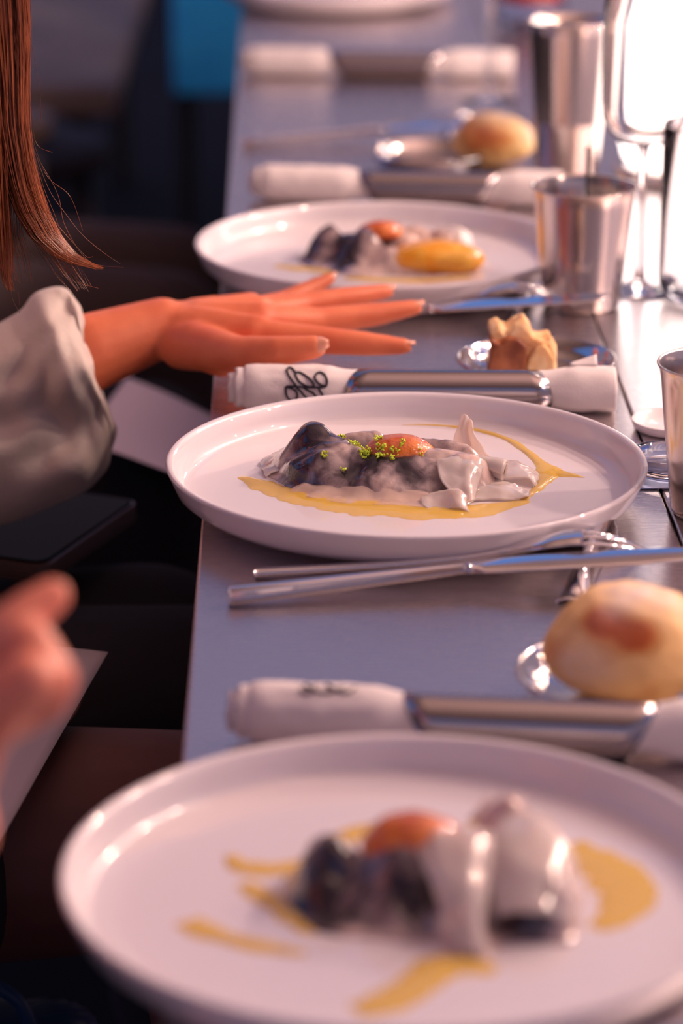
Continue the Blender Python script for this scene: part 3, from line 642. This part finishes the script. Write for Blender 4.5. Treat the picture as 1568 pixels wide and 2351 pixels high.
# ------------------------------------------------------------------ steel cups
def cup_mesh():
    o = [(0, .0015), (.0245, .0015), (.0262, 0), (.0272, .0008), (.0280, .003), (.0300, .022), (.0330, .050), (.0358, .078), (.0370, .0855), (.0382, .0877), (.0387, .0885), (.0383, .0893), (.0374, .0892), (.0366, .0880), (.0350, .078), (.0322, .050), (.0292, .022), (.0272, .004), (.026, .003), (0, .003)]
    return lathe(o, 96)
V, Fc = cup_mesh(); cm = None
p1 = G(1537, 1190, 0); cups = [(Vector((.2497, 1.640, 0)), 'brushed steel cup cut by the right edge near the focused plate'), (G(1334, 703, 0), 'flared steel tumbler with crisp rim beyond the torn bread')]
for p, lb in cups:
    if cm is None: o = mesh('steel_cup', V, Fc, M['cup']); cm = o.data
    else: o = bpy.data.objects.new('steel_cup', cm); COL.objects.link(o)
    o.location = (p.x, p.y, TZ+.0003); tag(o, lb, 'cup', 'brushed steel cups')
V, Fc = lathe([(0, .0015), (.0215, .0015), (.0235, 0), (.0245, .001), (.0252, .004), (.0292, .056), (.0299, .0570), (.0299, .0595), (.0297, .0605), (.0350, .133), (.0362, .1395), (.0372, .142), (.0371, .1432), (.0360, .1432), (.0345, .133), (.0285, .06), (.0245, .006), (0, .005)], 96)
p = G(1300, 432, 0); o = mesh('steel_beaker', V, Fc, M['cup']); o.location = (p.x, p.y, TZ+.0003); tag(o, 'tall tapered steel beaker with a ring seam behind the middle cup', 'beaker')
# a drinking straw standing in the middle cup
V, Fc = tubegeo([cups[1][0]*1+Vector((.004, .010, .004+TZ-cups[1][0].z)), cups[1][0]+Vector((.0045, .026, TZ+.112-cups[1][0].z))], .0013, 10)
tag(mesh('metal_straw', V, Fc, M['dark_metal']), 'thin dark stirrer standing in the middle steel cup', 'stirrer')

# ------------------------------------------------------------------ glasses
def wineglass(loc, label, g):
    b = empty('wine_glass', loc, label, 'glass', g)
    prof = [(0, 0), (.025, 0), (.027, .0006), (.027, .0014), (.020, .0024), (.010, .0045), (.0048, .009), (.0038, .02), (.0034, .06), (.0036, .100), (.0046, .108), (.0, .109)]
    V, Fc = lathe(prof, 64); mesh('stem', V, Fc, M['glass'], b)
    prof = [(0, .1092), (.008, .1095), (.018, .112), (.0262, .119), (.0305, .129), (.0318, .142), (.0318, .20), (.0312, .235), (.0306, .2354), (.0304, .2348), (.0307, .20), (.0307, .142), (.0294, .130), (.0252, .1208), (.0175, .1142), (.008, .1118), (0, .1115)]
    V, Fc = lathe(prof, 64); mesh('bowl', V, Fc, M['glass'], b)
    return b
p = G(1466, 668, 0); wineglass((p.x, p.y, TZ+.0003), 'tall clear stemmed glass behind the clear tumbler', 'stemmed glasses')
p = G(1122, 232, 0); wineglass((p.x, p.y, TZ+.0003), 'blurred far stemmed glass left of the tall steel cup', 'stemmed glasses')
def tumbler(loc, R_, Hh, label, g, red=False):
    b = empty('glass_tumbler', loc, label, 'glass', g)
    k = R_/.038
    prof = [(0, .0035), (.020*k, .0035), (.022*k, .0005), (.028*k, .0008), (.0335*k, .004), (.0368*k, .010), (.038*k, .018), (.038*k, Hh-.001), (.0376*k, Hh), (.0370*k, Hh), (.0366*k, Hh-.001), (.0366*k, .020), (.035*k, .0135), (.031*k, .0092), (.02*k, .0075), (0, .0075)]
    V, Fc = lathe(prof, 80); mesh('vessel', V, Fc, M['glass'], b)
    return b
p = G(1625, 688, 0); tumbler((p.x, p.y, TZ+.0003), .0372, .130, 'clear straight tumbler at the right edge, sharp outline', 'clear tumblers')
p = G(1216, 62, 0); b = tumbler((p.x, p.y, TZ+.0003), .040, .08, 'far low glass of red drink at the top', 'clear tumblers')
V, Fc = lathe([(0, .030), (.037, .030), (.0375, .032), (.0375, .052), (.037, .053), (0, .053)], 48); mesh('red_drink', V, Fc, M['red'], b)

# ------------------------------------------------------------------ glowing lamp
p = G(1566, 405, 0)
lb = empty('table_lamp', (p.x, p.y, TZ+.0003), 'glaring white table lamp behind the glasses at right', 'lamp')
V, Fc = lathe([(0, 0), (.058, 0), (.060, .002), (.060, .010), (.056, .013), (0, .013)], 64); mesh('base', V, Fc, M['cup'], lb)
V, Fc = lathe([(0, .0135), (.046, .0135), (.052, .018), (.055, .03), (.056, .10), (.056, .20), (.053, .225), (.045, .236), (0, .240)], 64); mesh('glass_shade', V, Fc, M['lampglass'], lb)
pl = bpy.data.lights.new('lamp_glow', 'POINT'); pl.energy = 1.6; pl.color = (1, .72, .60); pl.shadow_soft_size = .06

# ------------------------------------------------------------------ coaster, glass dish, folded wipe
p = G(1545, 1085, 0); c = empty('square_coaster', (p.x, p.y, TZ), 'thin bluish steel square under the round glass dish', 'coaster', rz=0)
box('steel_sheet', -.030, .030, -.034, .034, .0003, .0015, M['coaster'], c, bev=.0005)
prof = [(0, 0), (.020, 0), (.0235, .001), (.0255, .003), (.0262, .008), (.0258, .0105), (.0245, .0112), (.0228, .0105), (.0215, .006), (.019, .004), (0, .0038)]
V, Fc = lathe(prof, 64); o = mesh('glass_dish', V, Fc, M['glass']); q = G(1540, 1070, .004); o.location = (q.x, q.y, TZ+.0017)
tag(o, 'thick rimmed clear glass dish half hidden by right steel cup', 'dish')
p = G(1500, 985, 0)
V, Fc = lathe([(0, 0), (.022, 0), (.024, .001), (.026, .006), (.0255, .0065), (.0245, .006), (.0225, .0018), (0, .0014)], 64); o = mesh('saucer', V, Fc, M['china']); o.location = (p.x+.012, p.y, TZ+.0003)
tag(o, 'tiny white saucer right of the seam, washed out by glare', 'saucer')

# ------------------------------------------------------------------ people
def body(name, bones, mtl, parent, vox, smooth=6, extra=()):
    V = []; Fc = []
    def capsule(p0, p1, r0_, r1_, seg=18, fl=None):
        p0, p1 = Vector(p0), Vector(p1); d = p1-p0; L = d.length; t = d.normalized() if L > 1e-6 else Vector((1, 0, 0))
        ref = Vector((0, 0, 1)) if abs(t.z) < .9 else Vector((1, 0, 0)); a = t.cross(ref).normalized(); b = a.cross(t)
        prof = [(-r0_*math.cos(q), r0_*math.sin(q)) for q in [PI/2*i/5 for i in range(6)]]+[(L+r1_*math.sin(q), r1_*math.cos(q)) for q in [PI/2*i/5 for i in range(6)]]
        b0 = len(V); n = len(prof)
        for (s, r) in prof:
            r = max(r, 1e-5)
            for k in range(seg):
                th = 2*PI*k/seg; V.append(p0+t*s+(a*math.cos(th)+b*math.sin(th)*(fl or 1))*r)
        for i in range(n-1):
            for k in range(seg): Fc.append((b0+i*seg+k, b0+i*seg+(k+1) % seg, b0+(i+1)*seg+(k+1) % seg, b0+(i+1)*seg+k))
        Fc.append(tuple(b0+k for k in range(seg))[::-1]); Fc.append(tuple(b0+(n-1)*seg+k for k in range(seg)))
    for bn in bones: capsule(*bn)
    o = mesh(name, V, Fc, mtl)
    m = o.modifiers.new('join', 'REMESH'); m.mode = 'VOXEL'; m.voxel_size = vox; m.use_smooth_shade = True
    s = o.modifiers.new('soft', 'SMOOTH'); s.factor = .5; s.iterations = smooth
    if parent: setp(o, parent)
    return o
def chain(pts, rads): return [(pts[i], pts[i+1], rads[i], rads[i+1]) for i in range(len(pts)-1)]
def W_(x, y, z): return Vector((x, y, TZ+z))
P1 = empty('person', (-.50, 1.72, .45), 'seated person in cream sleeve reaching a hand over the table', 'person')
wr = D(372, 752, 1.95); fo = D(215, 806, 1.935); el = W_(-.30, 1.905, -.055); sh = W_(-.42, 1.87, .21)
iM, mM, rM, pM = D(585, 768, 1.925), D(598, 737, 1.947), D(590, 722, 1.968), D(570, 715, 1.988)
bones = chain([sh, el], [.045, .038])+chain([el, fo, wr], [.036, .0262, .0205])
for mcp, r in ((iM, .0120), (mM, .0122), (rM, .0115), (pM, .0105)): bones.append((wr, mcp, .0175, r))
bones += chain([iM, D(745, 782, 1.914), D(850, 790, 1.909), D(928, 795, 1.907)], [.0112, .0094, .0080, .0056])
bones += chain([mM, D(735, 737, 1.962), D(862, 722, 1.972), D(952, 706, 1.978)], [.0116, .0095, .0083, .0056])
bones += chain([rM, D(700, 700, 1.99), D(805, 682, 2.002), D(888, 669, 2.012)], [.0108, .0088, .0076, .0053])
bones += chain([pM, D(650, 692, 2.018), D(710, 664, 2.034), D(756, 640, 2.043)], [.0094, .0076, .0066, .0047])
tm, ti, tt = D(548, 815, 1.888), D(640, 806, 1.872), D(722, 797, 1.868)
bones += chain([D(420, 790, 1.935), tm, ti, tt], [.0175, .0128, .0100, .0078])
bones += [(D(450, 790, 1.925), D(510, 826, 1.905), .0160, .0120), (D(430, 770, 1.95), iM, .0165, .0125), (D(440, 745, 1.965), rM, .0150, .0118)]
for mcp, pip in ((iM, D(745, 782, 1.914)), (mM, D(735, 737, 1.962)), (rM, D(700, 700, 1.99)), (pM, D(650, 692, 2.018))):
    dz = Vector((0, 0, 1))
    bones.append((wr.lerp(mcp, .35)+dz*.0115, mcp+dz*.0078, .0052, .0056)); bones.append((mcp+dz*.0068, mcp.lerp(pip, .12)+dz*.0060, .0068, .0066))
# torso, neck, head, legs (beyond the left edge of the picture apart from the near knee)
bones += chain([W_(-.56, 1.72, -.20), W_(-.53, 1.72, -.02), W_(-.47, 1.72, .14)], [.125, .10, .115])
bones += [(W_(-.46, 1.60, .19), W_(-.45, 1.85, .20), .052, .052), (W_(-.44, 1.72, .20), W_(-.36, 1.72, .34), .055, .045), (W_(-.34, 1.72, .42), W_(-.33, 1.72, .47), .072, .080), (W_(-.30, 1.72, .38), W_(-.29, 1.72, .39), .042, .035), (W_(-.262, 1.72, .425), W_(-.255, 1.72, .40), .006, .011)]
bones += chain([W_(-.46, 1.59, .19), W_(-.50, 1.50, -.03), W_(-.36, 1.55, -.13)], [.045, .037, .028])
bones += chain([W_(-.54, 1.64, -.22), W_(-.30, 1.665, -.222), W_(-.04, 1.68, -.222), W_(-.0, 1.68, -.62)], [.085, .078, .062, .045])
bones += chain([W_(-.54, 1.80, -.23), W_(-.04, 1.90, -.235), W_(-.02, 1.90, -.62)], [.085, .062, .045])
bd = body('body', bones, M['skin'], P1, .0021, 5)
# nails
def nail(tip, prev, upd, w, l, parent, back=.2):
    d = (tip-prev).normalized(); s = d.cross(upd).normalized(); u = s.cross(d)
    rows = []
    for i in range(7):
        f = i/6; ww = w*(.85+.15*math.sin(f*PI))*(1 if i < 5 else (.8 if i == 5 else .35))
        rows.append([tip+d*(lerp(-l*.55, l*.75, f))+s*ww*math.sin(q)+u*(w*1.02*math.cos(q)-.0006-f*.0006) for k in range(9) for q in (-1.05+2.1*k/8,)])
    V, Fc = grid(rows); o = mesh('fingernail', V, Fc, M['nail']); m_ = o.modifiers.new('t', 'SOLIDIFY'); m_.thickness = .0006
    setp(o, parent)
Z = Vector((0, 0, 1))
nail(D(928, 795, 1.907), D(850, 790, 1.909), Vector((0, .3, 1)), .0052, .0095, bd)
nail(D(952, 706, 1.978), D(862, 722, 1.972), Vector((0, .1, 1)), .0054, .0095, bd)
nail(D(888, 669, 2.012), D(805, 682, 2.002), Vector((0, .1, 1)), .0050, .0090, bd)
nail(D(756, 640, 2.043), D(710, 664, 2.034), Vector((0, -.2, 1)), .0044, .0080, bd)
nail(tt, ti, Vector((.25, -.75, .75)), .0072, .0140, bd)
# bell sleeve
secs = [((183, 716), (214, 880), (246, 938), .030), ((166, 682), (215, 920), (262, 985), .040), ((140, 662), (200, 930), (254, 1040), .047), ((92, 672), (150, 940), (214, 1108), .052), ((36, 722), (80, 950), (120, 1160), .055), ((-60, 770), (-60, 960), (-40, 1212), .058), ((-240, 790), (-240, 980), (-240, 1240), .062), ((-520, 700), (-520, 900), (-500, 1180), .07)]
rows = []
Cs = []
for (t_, m_, b_, dp) in secs: Cs.append(Vector((t_[0], t_[1], 0))); 
T_ = cat([(t_[0], t_[1], dp*1000) for t_, m_, b_, dp in secs], 7); B__ = cat([(b_[0], b_[1], 0) for t_, m_, b_, dp in secs], 7)
for i in range(len(T_)):
    t_, b_ = T_[i], B__[i]; dp = t_.z/1000; row = []
    for k in range(80):
        a = 2*PI*k/80; f = (1-math.cos(a))/2
        px = lerp(t_.x, b_.x, f); py = lerp(t_.y, b_.y, f)
        near = math.sin(a)
        fold = .014*nz(i*.10, f*3.2, near*.8)+.010*nz(i*.22+4, f*7, near)+.008*math.sin(f*9+i*.22)*abs(near)
        px += -18*abs(math.sin(f*PI))*(1-min(1, i/14))+10*nz(i*.2, f*6, 3)
        row.append(D(px, py, 1.925-near*(dp*.85+fold*(1 if i > 1 else .6))+.0))
    rows.append(row)
# rolled-in cuff
inn = [p.lerp(sum(rows[0], Vector())/80, .10)+Vector((.002, 0, 0)) for p in rows[0]]
inn2 = [p.lerp(sum(rows[0], Vector())/80, .30)+Vector((-.018, 0, .0)) for p in rows[0]]
V, Fc = grid([inn2, inn]+rows, True); o = mesh('sleeve', V, Fc, M['blouse']); s = o.modifiers.new('t', 'SOLIDIFY'); s.thickness = .0012
s = o.modifiers.new('s', 'SUBSURF'); s.levels = 1; s.render_levels = 1
tag(setp(o, P1), 'loose cream blouse sleeve, gathered at the cuff')
# dark top over the torso and black skirt over the far thigh
body('blouse', [(W_(-.56, 1.72, -.16), W_(-.48, 1.72, .14), .135, .128), (W_(-.47, 1.58, .18), W_(-.46, 1.86, .19), .064, .064), (W_(-.43, 1.875, .20), W_(-.33, 1.90, -.01), .058, .06)], M['blouse'], P1, .008, 4)
body('skirt', [(W_(-.56, 1.64, -.21), W_(-.24, 1.64, -.222), .098, .086), (W_(-.54, 1.80, -.22), W_(-.03, 1.90, -.232), .10, .076), (W_(-.5, 1.84, -.23), W_(-.10, 2.0, -.235), .09, .075)], M['black_cloth'], P1, .008, 4)
body('leg_shade', chain([W_(-.52, 1.642, -.22), W_(-.30, 1.665, -.222), W_(-.04, 1.68, -.222), W_(-.0, 1.68, -.60)], [.088, .081, .065, .048]), M['leg_shade'], P1, .006, 4)  # brown shell over the near leg, paints in the dimness below the table
# hair: locks of fine strands; u runs across the lock
def lerp_list(L, f):
    x = f*(len(L)-1); j = min(int(x), len(L)-2); return [lerp(L[j][q], L[j+1][q], x-j) for q in range(len(L[0]))]
HV = []; HF = []
def lock(stations, count, rad=.00022, Y0=1.74, dY=.03, spread=1.0, steps=34, tail=.25):
    """stations: (xleft, xright, y) in the picture, top to tip"""
    for s_i in range(count):
        u = random.random(); v = random.gauss(0, .5); end = 1-tail*random.random()**2; ph = random.random()*9; pts = []; rr = []
        for i in range(steps):
            f = i/(steps-1)*end; L = lerp_list(stations, f)
            w = L[1]-L[0]; x = L[0]+w*(u+.10*math.sin(f*7+ph)*.5+.04*nz(f*5, ph, 1)); y = L[2]+6*nz(ph, f*4, 2)
            pts.append(D(x, y, Y0+dY*v*(1-.6*f)+.01*nz(f*3, ph))); rr.append(rad*(1-.65*(i/(steps-1))**2))
        tubegeo(pts, rr, 3, HV, HF, cap=False)
lockA = [(-150, 40, -260), (-60, 58, -90), (-40, 66, 60), (-20, 64, 180), (-10, 66, 290), (5, 78, 370), (18, 92, 430), (38, 112, 490), (72, 140, 545), (118, 172, 583), (165, 208, 604), (215, 240, 616)]
lock(lockA, 620, .00026)
lock([(-190, -30, -260), (-60, 10, -60), (-40, 18, 100), (-25, 16, 260), (-12, 18, 420), (-8, 26, 520), (-5, 30, 590), (4, 28, 640), (16, 34, 668)], 230, .00026)
lock([(-60, 20, -120), (-20, 50, 120), (0, 70, 300), (30, 90, 440), (60, 120, 520), (90, 165, 580), (125, 195, 630), (160, 215, 668)], 60, .0002, tail=.5)
lock([(-60, 20, -120), (-20, 50, 120), (-4, 50, 300), (4, 44, 440), (10, 50, 540), (22, 68, 600), (36, 76, 650)], 40, .0002, tail=.5)
for st in ([(66, 70), (90, 200), (94, 280)], [(64, 150), (72, 260), (84, 330), (120, 350)], [(66, 290), (105, 400), (160, 450), (190, 530)], [(60, 300), (90, 410), (100, 480), (118, 530), (122, 600)],
           [(70, 320), (110, 430), (150, 490), (190, 540), (235, 578), (276, 606)], [(72, 340), (130, 440), (150, 520), (205, 600), (284, 614)], [(60, 430), (100, 540), (150, 590), (178, 640)], [(80, 360), (100, 430), (128, 500), (146, 555), (160, 548)],
           [(30, 560), (60, 620), (70, 600), (66, 598)], [(2, 600), (20, 650), (30, 690), (46, 720)], [(20, 610), (40, 660), (44, 700)], [(100, 480), (170, 560), (200, 590), (214, 588)], [(40, 480), (60, 560), (95, 610), (104, 585)], [(120, 590), (160, 640), (226, 662)]):
    pts = [D(x, y, 1.74) for x, y in [(q.x, q.y) for q in cat([(a_, b_, 0) for a_, b_ in st], 8)]]; tubegeo(pts, .00013, 3, HV, HF, cap=False)
o = mesh('hair', HV, HF, M['hair']); setp(o, P1); o['kind'] = 'stuff'; o['label'] = 'long auburn hair hanging in fine strands'
V, Fc = lathe([(0, .098), (.04, .09), (.07, .065), (.088, .02), (.09, -.04), (.085, -.10), (.0, -.11)], 32)
o = mesh('hair_cap', V, Fc, M['hair']); o.location = (-.352, 1.72, TZ+.47); setp(o, P1); o['label'] = 'auburn hair over the crown'

# nearest diner's hand in the air at the left edge
P2 = empty('person', (-.42, 1.0, .45), 'out of focus nearest diner, only raised curled hand in view', 'person')
bn = []
k_ = D(-10, 1540, 1.06)
wr2 = D(-160, 1900, 1.05); el2 = D(-900, 2500, 1.02)
bn += chain([W_(-.46, 1.10, .26), el2, wr2], [.045, .038, .026])
a1, a2, a3, a4 = D(-60, 1560, 1.05), D(-40, 1600, 1.06), D(-50, 1650, 1.07), D(-70, 1700, 1.08)
for q in (a1, a2, a3, a4): bn.append((wr2, q, .02, .0125))
bn += chain([a1, D(10, 1455, 1.055), D(70, 1405, 1.06), D(122, 1368, 1.065)], [.0125, .0102, .0090, .0072])
bn += chain([a2, D(60, 1480, 1.04), D(112, 1560, 1.03), D(104, 1600, 1.03)], [.0130, .0112, .0108, .0095])
bn += chain([a3, D(50, 1560, 1.04), D(100, 1600, 1.035), D(50, 1640, 1.03)], [.0130, .0110, .0095, .0085])
bn += chain([a4, D(20, 1620, 1.05), D(30, 1650, 1.035), D(-20, 1660, 1.03)], [.0120, .0095, .0085, .0075])
bn += chain([wr2, D(-60, 1680, 1.02), D(10, 1600, 1.02), D(66, 1560, 1.02)], [.018, .0135, .0115, .0100])
bn += chain([W_(-.55, 1.0, -.20), W_(-.52, 1.0, 0), W_(-.48, 1.0, .16)], [.125, .10, .115])+[(W_(-.47, .88, .20), W_(-.46, 1.12, .22), .052, .052), (W_(-.46, 1.0, .22), W_(-.43, 1.0, .36), .055, .045), (W_(-.42, 1.0, .45), W_(-.42, 1.0, .49), .075, .082)]
bn += chain([W_(-.54, .92, -.23), W_(-.12, .92, -.235), W_(-.1, .92, -.62)], [.085, .062, .045])+chain([W_(-.54, 1.08, -.23), W_(-.16, 1.10, -.30), W_(-.12, 1.10, -.62)], [.085, .062, .045])
body('body', bn, M['skin_pink'], P2, .0026, 4)
body('dark_top', [(W_(-.56, 1.0, -.2), W_(-.49, 1.0, .14), .14, .13), (W_(-.47, .86, .19), W_(-.46, 1.14, .20), .066, .066), (W_(-.46, 1.1, .24), el2, .058, .05), (el2, el2.lerp(wr2, .45), .05, .042)], M['black_cloth'], P2, .008, 4)
body('trousers', [(W_(-.56, .92, -.22), W_(-.11, .92, -.235), .1, .075), (W_(-.1, .92, -.24), W_(-.1, .92, -.6), .07, .06), (W_(-.56, 1.08, -.22), W_(-.16, 1.10, -.30), .1, .075), (W_(-.15, 1.10, -.30), W_(-.12, 1.10, -.6), .07, .06)], M['black_cloth'], P2, .008, 4)

# further diners down the table: dark figures seen from lap to chest
def diner(y, m1, m2, label):
    b = empty('person', (-.52, y, .45), label, 'person')
    hd = body('body', chain([W_(-.54, y, -.20), W_(-.50, y, .12)], [.12, .11])+[(W_(-.49, y, .2), W_(-.46, y, .34), .055, .045), (W_(-.45, y, .42), W_(-.45, y, .47), .073, .08)]+[(W_(-.46, y+.02, .38), W_(-.39, y+.02, .40), .045, .02)], M['skin'], b, .007, 3)
    body('jacket', [(W_(-.54, y, -.18), W_(-.50, y, .14), .135, .125), (W_(-.48, y-.14, .19), W_(-.47, y+.14, .19), .064, .064)]+chain([W_(-.47, y-.16, .19), W_(-.46, y-.2, -.03), W_(-.28, y-.1, -.10)], [.055, .046, .035])+chain([W_(-.47, y+.16, .19), W_(-.46, y+.2, -.03), W_(-.28, y+.1, -.10)], [.055, .046, .035]), m1, b, .009, 4)
    body('trousers', chain([W_(-.54, y-.09, -.22), W_(-.12, y-.09, -.225), W_(-.1, y-.09, -.64)], [.09, .068, .05])+chain([W_(-.54, y+.09, -.22), W_(-.12, y+.10, -.225), W_(-.1, y+.1, -.64)], [.09, .068, .05]), m2, b, .009, 4)
    return b
diner(2.36, M['black_cloth'], M['black_cloth'], 'diner in black at the seat beyond the auburn haired one')
diner(2.95, M['black_cloth'], M['brown_cloth'], 'diner in dark brown trousers lost in the shadow above the hand')

# phone, menu cards, far bench and blue chair
c1, c2 = G(326, 1146, -.120), G(-20, 1385, -.120)
ax = (c2-c1).normalized(); ay = Vector((ax.y, -ax.x, 0)); 
if ay.y < 0: ay = -ay
ph = empty('smartphone', (c1.x, c1.y, c1.z), 'glossy black smartphone lying on the lap below the sleeve', 'phone', rz=math.atan2(ax.y, ax.x))
def rrect(name, x0, x1, y0, y1, r, z0, z1, m, parent):
    pts = []
    for cx_, cy_, a_ in ((x1-r, y1-r, 0), (x0+r, y1-r, 90), (x0+r, y0+r, 180), (x1-r, y0+r, 270)):
        for k in range(9): q = math.radians(a_+90*k/8); pts.append((cx_+r*math.cos(q), cy_+r*math.sin(q)))
    n = len(pts); cxm, cym = (x0+x1)/2, (y0+y1)/2; e_ = .0012; rows = []
    for z, s in ((z0, e_), (z0+e_*.6, .0003), ((z0+z1)/2, 0), (z1-e_*.6, .0003), (z1, e_)):
        rows.append([(x-math.copysign(s, x-cxm), y-math.copysign(s, y-cym), z) for x, y in pts])
    V, Fc = grid(rows, True); Fc.append(tuple(range(n))[::-1]); Fc.append(tuple(range(4*n, 5*n)))
    return mesh(name, V, Fc, m, parent, smooth=False)
rrect('case', 0, .152, -.074, 0, .012, -.014, -.001, M['phone_case'], ph)
rrect('screen', .003, .149, -.071, -.003, .010, -.0012, .0006, M['phone'], ph)
def card(name, quad, z, m, label, bend=.004):
    P = [G(a_, b_, z) for a_, b_ in quad]; rows = []
    for i in range(15):
        f = i/14; rows.append([P[0].lerp(P[1], g).lerp(P[3].lerp(P[2], g), f)+Vector((0, 0, bend*math.sin(PI*g)*(1-f*.5))) for g in [j/14 for j in range(15)]])
    V, Fc = grid(rows); o = mesh(name, V, Fc, m); s = o.modifiers.new('t', 'SOLIDIFY'); s.thickness = .0007
    return tag(o, label, 'menu card')
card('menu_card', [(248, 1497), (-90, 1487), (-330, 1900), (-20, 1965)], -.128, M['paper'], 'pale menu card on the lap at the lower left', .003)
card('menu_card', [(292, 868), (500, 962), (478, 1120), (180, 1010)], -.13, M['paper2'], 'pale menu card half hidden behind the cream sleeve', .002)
bn_ = empty('bench', (-.55, 5.2, 0), 'long dark bench at the far left behind the hair', 'bench')
setp(box('seat', -1.0, -.262, 4.62, 6.2, .40, .45, M['grey_cloth'], bev=.01), bn_)
for lx in (-.95, -.33):
    for ly in (4.75, 6.0): setp(box('leg', lx-.02, lx+.02, ly-.02, ly+.02, 0, .40, M['dark_metal']), bn_)
# round bag lying on a low stool before the bench
st = empty('stool', (-.40, 4.25, 0), 'low dark round stool before the far bench', 'stool')
V, Fc = lathe([(0, .40), (.14, .40), (.15, .41), (.15, .43), (.14, .44), (0, .44)], 40); mesh('seat', V, Fc, M['black_cloth'], st)
for k in range(3):
    a = 2*PI*k/3; V, Fc = tubegeo([(.11*math.cos(a), .11*math.sin(a), .41), (.14*math.cos(a), .14*math.sin(a), 0)], .012, 8); mesh('leg', V, Fc, M['dark_metal'], st)
q = G(215, 246, -.31)
bg_ = empty('round_bag', (-.405, 4.25, .4402), 'dim round grey bag with pale rim on the far stool', 'bag')
V, Fc = lathe([(0, 0), (.055, 0), (.068, .008), (.072, .02), (.066, .032), (.05, .036), (0, .03)], 40); mesh('pouch', V, Fc, M['grey_cloth'], bg_)
V, Fc = lathe([(.066, .032), (.070, .036), (.074, .032), (.070, .028), (.066, .032)], 40); mesh('rim', V, Fc, mat('pale_rim', (.16, .12, .11), .5), bg_)
ch = empty('chair', (-.03, 5.2, 0), 'bright blue canvas chair beside the far end of the table', 'chair')
q0 = D(398, 215, 5.0)
setp(box('back_panel', q0.x, q0.x+.42, 4.99, 5.02, q0.z, q0.z+.32, M['blue'], bev=.006), ch)
setp(box('seat', q0.x, q0.x+.42, 5.03, 5.42, .40, .43, M['dark_metal'], bev=.006), ch)
for lx in (q0.x+.015, q0.x+.405):
    for ly in (5.03, 5.40): setp(box('leg', lx-.01, lx+.01, ly-.01, ly+.01, 0, .41 if ly > 5.1 else q0.z+.30, M['dark_metal']), ch)
# pleated blue bag on the floor at the lower left
q = G(60, 2262, -.40)
tg = empty('tote_bag', (q.x-.02, q.y-.06, 0), 'deep blue pleated bag standing on the floor at the bottom left', 'bag')
rows = []
for i in range(10):
    z = [0, .01, .08, .16, .24, .31, .335, .345, .35, .35][i]; sc = [.9, 1, 1, 1, 1, .99, .95, .85, .6, .05][i]
    rows.append([(math.copysign(abs(math.cos(a))**.5, math.cos(a))*.075*sc*(1+.03*math.cos(a*24)), math.copysign(abs(math.sin(a))**.5, math.sin(a))*.06*sc*(1+.03*math.cos(a*24)), z) for k in range(192) for a in (2*PI*k/192,)])
V, Fc = grid(rows, True); mesh('pleated_body', V, Fc, M['navy'], tg)
V, Fc = tubegeo(cat([(-.05, 0, .34), (-.045, 0, .375), (-.01, 0, .385), (.02, 0, .37), (.03, 0, .34)], 8), .005, 8); mesh('strap', V, Fc, M['navy'], tg)
